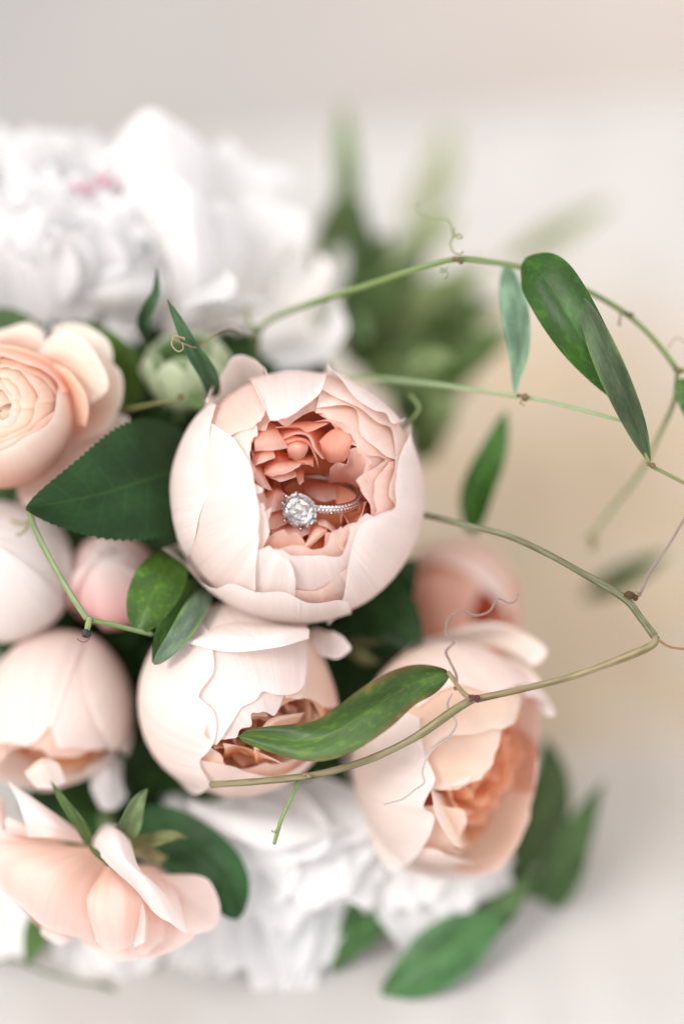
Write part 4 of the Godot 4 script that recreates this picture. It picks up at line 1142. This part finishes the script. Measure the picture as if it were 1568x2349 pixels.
func vines() -> void:
	var g1 := lin(0.14, 0.20, 0.06)
	var g2 := lin(0.24, 0.31, 0.14)
	var br1 := lin(0.20, 0.15, 0.07)
	var br2 := lin(0.36, 0.29, 0.18)
	var pur := lin(0.20, 0.13, 0.13)
	M = [0.0, 0.0, 1.0]
	thing("vine", "uppermost vine arching over the ring rose to the right edge", "vine", at(600, 760, -40), "trailing vines")
	tube([590, 830, -60, 600, 750, -42, 700, 700, -30, 850, 652, -18, 980, 610, -10, 1050, 594, -8, 1120, 600, -10, 1200, 616, -14, 1320, 655, -18, 1430, 716, -16, 1500, 780, -14, 1552, 848, -14], 7.5, 6.5, g1, g2)
	tube([1545, 845, -14, 1570, 850, -14, 1620, 850, -14], 6, 5, g1, br2)
	tube([1553, 848, -16, 1545, 920, -20, 1510, 1000, -28, 1470, 1080, -42, 1400, 1170, -56, 1350, 1240, -60], 5.5, 5.0, g1, g2)
	tube([1350, 1225, -60, 1360, 1245, -60, 1355, 1262, -60], 9, 7, br1, br1, {"name": "node"})
	node_bump(1048, 596, -7, 13, br1)
	node_bump(1440, 720, -15, 11, br1)
	node_bump(1552, 850, -13, 12, br1)
	part("tendril", tube_mesh(curl_path(1045, 575, -8, 16, 1.6, 6, -50, 40), 2.6, 2.0, br2, g2, {"nv": 60}), mats.stem)
	part("tendril", tube_mesh([g(1040, 545, -10), g(1030, 505, -18), g(990, 500, -22), g(955, 485, -24), g(950, 465, -26), g(962, 470, -26)], 2.4, 1.6, g2, g2), mats.stem)
	part("tendril", tube_mesh(curl_path(1015, 610, -10, 9, 1.3, 6, 22, 24), 2.0, 1.6, g2, g2), mats.stem)
	part("tendril", tube_mesh([g(1418, 712, -16), g(1422, 726, -15), g(1419, 738, -15), g(1421, 748, -15)], 2.0, 3.5, br2, br1), mats.stem)
	part("tendril", tube_mesh([g(1530, 800, -14), g(1550, 775, -18), g(1575, 790, -20), g(1590, 815, -20)], 1.6, 1.4, br2, br2), mats.stem)
	part("tendril", tube_mesh([g(596, 752, -42), g(575, 745, -42), g(568, 715, -44), g(572, 700, -46)], 4.0, 3.0, g1, g2), mats.stem)
	part("tendril", tube_mesh([g(598, 770, -40), g(560, 766, -30), g(530, 754, -24), g(495, 766, -14), g(455, 796, -4), g(425, 790, 0), g(400, 778, 2), g(398, 770, 2), g(410, 772, 3), g(425, 780, 2)], 2.4, 1.8, br2, br1, {"nv": 90}), mats.stem)
	part("tendril", tube_mesh([g(425, 776, 2), g(402, 772, 0), g(394, 790, 0), g(408, 806, 1), g(420, 800, 2), g(418, 785, 3)], 1.8, 1.4, br2, br2), mats.stem)
	part("tendril", tube_mesh([g(575, 740, -44), g(545, 716, -50), g(515, 716, -54), g(490, 738, -56), g(466, 748, -58), g(456, 735, -58), g(468, 720, -58), g(478, 705, -58), g(466, 702, -58)], 2.2, 1.6, br1, br2, {"nv": 80}), mats.stem)
	leaf([1203, 592, -6, 1255, 645, 0, 1345, 790, 4, 1452, 938, -4], 68, -12, 0.22, lin(0.035, 0.125, 0.014), {"mat": mats.vine_leaf, "a": 0.85, "b": 0.62, "nv": 60, "arch": 0.3})
	leaf([1490, 1062, 0, 1450, 950, 6, 1390, 810, 8, 1335, 682, 4], 40, 18, 0.55, lin(0.105, 0.165, 0.115), {"mat": mats.matt_leaf, "a": 1.25, "b": 0.55, "nv": 60, "fold_side": 0.6, "rim": lin(0.2, 0.3, 0.12)})
	leaf([1180, 905, -12, 1195, 800, -14, 1185, 700, -18, 1160, 605, -22], 42, 25, 0.7, lin(0.28, 0.48, 0.42), {"mat": mats.matt_leaf, "a": 1.3, "b": 0.6})
	leaf([1545, 880, -16, 1570, 900, -16, 1590, 950, -16, 1600, 1000, -18], 34, 20, 0.3, lin(0.13, 0.26, 0.09), {"mat": mats.vine_leaf})
	thing("vine", "thin straight vine running right from behind the ring rose", "vine", at(830, 880, -30), "trailing vines")
	tube([780, 870, -40, 860, 868, -34, 1000, 882, -22, 1100, 896, -14, 1192, 910, -10], 5.5, 5.0, g2, lin(0.32, 0.44, 0.28))
	tube([1195, 909, -9, 1260, 922, -6, 1340, 942, -3, 1428, 966, -1], 4.6, 4.0, g2, lin(0.32, 0.44, 0.28))
	node_bump(1197, 909, -8, 15, br1)
	part("tendril", tube_mesh([g(1198, 915, -7), g(1192, 925, -6), g(1203, 930, -5)], 2.4, 1.6, br1, br2), mats.stem)
	tube([1428, 962, 0, 1458, 1000, 1, 1482, 1048, 1, 1492, 1068, 1, 1530, 1088, 0, 1600, 1125, -2], 4.8, 4.0, g1, br2)
	node_bump(1490, 1066, 2, 10, br1)
	part("tendril", tube_mesh([g(1458, 985, 1), g(1470, 978, 1), g(1473, 966, 1), g(1465, 960, 1)], 1.6, 1.2, br1, br1), mats.stem)
	part("tendril", tube_mesh([g(940, 905, -24), g(960, 935, -22), g(945, 960, -22), g(935, 970, -22)], 4.0, 3.0, g1, g2), mats.stem)
	thing("vine", "brown green vine looping out right and back across the lower roses", "vine", at(990, 1190, -20), "trailing vines")
	tube([940, 1178, -30, 985, 1184, -18, 1070, 1205, -8, 1160, 1228, -2, 1250, 1268, 2, 1340, 1318, 6, 1430, 1372, 8, 1470, 1420, 8, 1502, 1462, 8], 6.5, 9.0, lin(0.085, 0.07, 0.035), lin(0.24, 0.26, 0.16), {"nv": 140})
	tube([1504, 1458, 8, 1490, 1482, 9, 1400, 1520, 9, 1310, 1552, 9, 1200, 1580, 9, 1086, 1605, 9], 9.5, 8.5, lin(0.12, 0.10, 0.045), br2, {"nv": 110, "rough": 0.16})
	tube([1090, 1600, 9, 1040, 1630, 9, 960, 1686, 8, 880, 1728, 7, 800, 1758, 5, 720, 1778, 4, 640, 1788, 3, 560, 1795, 2, 480, 1800, -2], 10.0, 8.0, lin(0.10, 0.11, 0.045), br2, {"nv": 140, "rough": 0.14})
	node_bump(1445, 1368, 10, 17, lin(0.10, 0.06, 0.03))
	node_bump(1458, 1362, 9, 10, br2)
	node_bump(1084, 1600, 11, 15, lin(0.14, 0.05, 0.05))
	node_bump(1050, 1580, 11, 10, br1)
	node_bump(704, 1778, 6, 9, br2)
	tube([1078, 1604, 11, 1055, 1582, 12, 1040, 1560, 12, 1026, 1540, 11], 6.5, 5.0, br1, br2)
	part("tendril", tube_mesh([g(1045, 1578, 11), g(1046, 1550, 13), g(1030, 1515, 14), g(1022, 1495, 15), g(1034, 1480, 15), g(1040, 1472, 15), g(1024, 1455, 15), g(1028, 1420, 15), g(1058, 1402, 15), g(1090, 1412, 15), g(1122, 1402, 14), g(1140, 1375, 13), g(1165, 1384, 12), g(1182, 1378, 12), g(1188, 1360, 11)], 3.4, 1.8, pur, lin(0.30, 0.25, 0.22), {"nv": 150}), mats.stem)
	part("tendril", tube_mesh([g(1036, 1590, 8), g(1026, 1620, 4), g(1046, 1660, 0), g(1024, 1695, 2), g(1000, 1712, 3), g(980, 1735, 4), g(968, 1770, 4), g(972, 1795, 4), g(950, 1812, 5), g(925, 1832, 5), g(900, 1840, 3), g(880, 1845, 1)], 2.6, 2.0, lin(0.42, 0.38, 0.36), lin(0.5, 0.45, 0.42), {"nv": 120}), mats.stem)  # grey strand standing in for a tendril's shadow across the petals
	part("tendril", tube_mesh([g(1468, 1362, 10), g(1490, 1310, 12), g(1530, 1255, 14), g(1568, 1190, 15), g(1600, 1140, 15)], 3.4, 2.4, pur, lin(0.32, 0.27, 0.24), {"nv": 60}), mats.stem)
	part("tendril", tube_mesh([g(1504, 1464, 9), g(1530, 1482, 10), g(1560, 1488, 11), g(1610, 1492, 11)], 3.0, 2.4, br1, lin(0.26, 0.13, 0.08), {"nv": 40}), mats.stem)
	tube([686, 1788, 2, 668, 1830, 6, 645, 1880, 8, 628, 1938, 8], 4.2, 4.6, g1, g2)
	part("tendril", tube_mesh([g(640, 1895, 8), g(630, 1908, 9), g(622, 1905, 9)], 3.0, 2.0, g2, g2), mats.stem)
	leaf([1028, 1543, 10, 945, 1568, 12, 850, 1628, 14, 720, 1695, 12, 545, 1688, 6], 54, 25, 0.12, lin(0.075, 0.165, 0.04), {"mat": mats.vine_leaf, "a": 0.95, "b": 0.5, "nv": 80, "rim": lin(0.20, 0.12, 0.04), "wave": 0.25, "arch": -0.1, "uneven": 0.2, "roll_end": -20.0})
	M = [0.0, 1129.0, 0.36]
	thing("vine", "short angled green stem over the white buds at the left", "vine", at(70, 1190, -10), "trailing vines")
	tube([185, 125, -8, 240, 270, -4, 350, 480, 0, 470, 680, 3, 560, 815, 4], 7.0, 7.0, g1, lin(0.30, 0.36, 0.22))
	tube([580, 815, 4, 700, 840, 2, 820, 870, -1, 980, 905, -6], 6.5, 6.0, g1, lin(0.25, 0.33, 0.17))
	tube([572, 800, 5, 562, 850, 6, 552, 895, 6], 7.0, 6.0, g2, g2)
	node_bump(550, 902, 7, 16, lin(0.06, 0.06, 0.06))
	part("tendril", tube_mesh([g(575, 930, 6), g(540, 955, 6), g(505, 945, 6), g(492, 930, 6)], 1.8, 1.2, pur, pur), mats.stem)
	part("tendril", tube_mesh([g(-80, 180, -30), g(40, 185, -26), g(150, 195, -20), g(178, 185, -16), g(170, 230, -14), g(130, 268, -14), g(105, 270, -14)], 3.5, 4.0, g2, br2, {"nv": 60}), mats.stem)
	M = [0.0, 658.5, 0.36]
	thing("vine", "thin brownish stem crossing under the green bud", "vine", at(350, 930, -30), "trailing vines")
	tube([740, 790, -34, 860, 770, -26, 1000, 740, -20, 1160, 715, -16], 5.5, 4.0, g1, br1)
	node_bump(1155, 700, -14, 18, br1)
	M = [0.0, 0.0, 1.0]
	thing("vine", "blurred pale vine trailing along the bottom edge", "vine", at(240, 2262, -55), "trailing vines")
	tube([-60, 2225, -54, 20, 2200, -54, 60, 2214, -54, 150, 2245, -54, 240, 2262, -54, 310, 2295, -54, 420, 2302, -55, 560, 2290, -56, 680, 2262, -57, 780, 2268, -58, 870, 2300, -58], 4.0, 3.2, lin(0.10, 0.14, 0.07), lin(0.18, 0.22, 0.12), {"nv": 120})
	node_bump(238, 2260, -53, 11, br1)

# The dark inside of the bouquet: more leaves than one could count.
func foliage() -> void:
	var base := at(420, 1450, -150)
	org = base
	var V := PackedVector3Array()
	var N := PackedVector3Array()
	var K := PackedColorArray()
	for k in 900:
		var a := rng.randf() * TAU
		var r := sqrt(rng.randf())
		var z := rng.randf_range(-120, -62)
		var c := at(430 + cos(a) * r * 400, 1380 + sin(a) * r * 560, z)
		var dir := Vector3(rng.randfn(), rng.randfn(), rng.randfn()).normalized()
		var n := (-cf + Vector3(rng.randfn(), rng.randfn(), rng.randfn()) * 0.5).normalized()
		dir = (dir - n * dir.dot(n)).normalized()
		var s := dir.cross(n)
		var L := rng.randf_range(0.012, 0.022)
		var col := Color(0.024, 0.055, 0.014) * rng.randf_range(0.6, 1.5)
		var ring_p := []
		for i in 8:
			var b := TAU * i / 8.0
			ring_p.append(c + dir * (cos(b) * L) + s * (sin(b) * L * 0.45) + n * (-0.002 * absf(sin(b))) - base)
		for i in 8:
			V.append_array([c - base + n * 0.0015, ring_p[i], ring_p[(i + 1) % 8]])
			N.append_array([n, n, n])
			K.append_array([col, col, col])
	var arr := []
	arr.resize(Mesh.ARRAY_MAX)
	arr[Mesh.ARRAY_VERTEX] = V
	arr[Mesh.ARRAY_NORMAL] = N
	arr[Mesh.ARRAY_COLOR] = K
	var m := ArrayMesh.new()
	m.add_surface_from_arrays(Mesh.PRIMITIVE_TRIANGLES, arr)
	var o := MeshInstance3D.new()
	o.name = "foliage"
	o.mesh = m
	o.material_override = mats.stem
	o.position = base
	o.set_meta("kind", "stuff")
	o.set_meta("label", "dark green leaves filling the inside of the bouquet between the flowers")
	o.set_meta("category", "foliage")
	add_child(o)
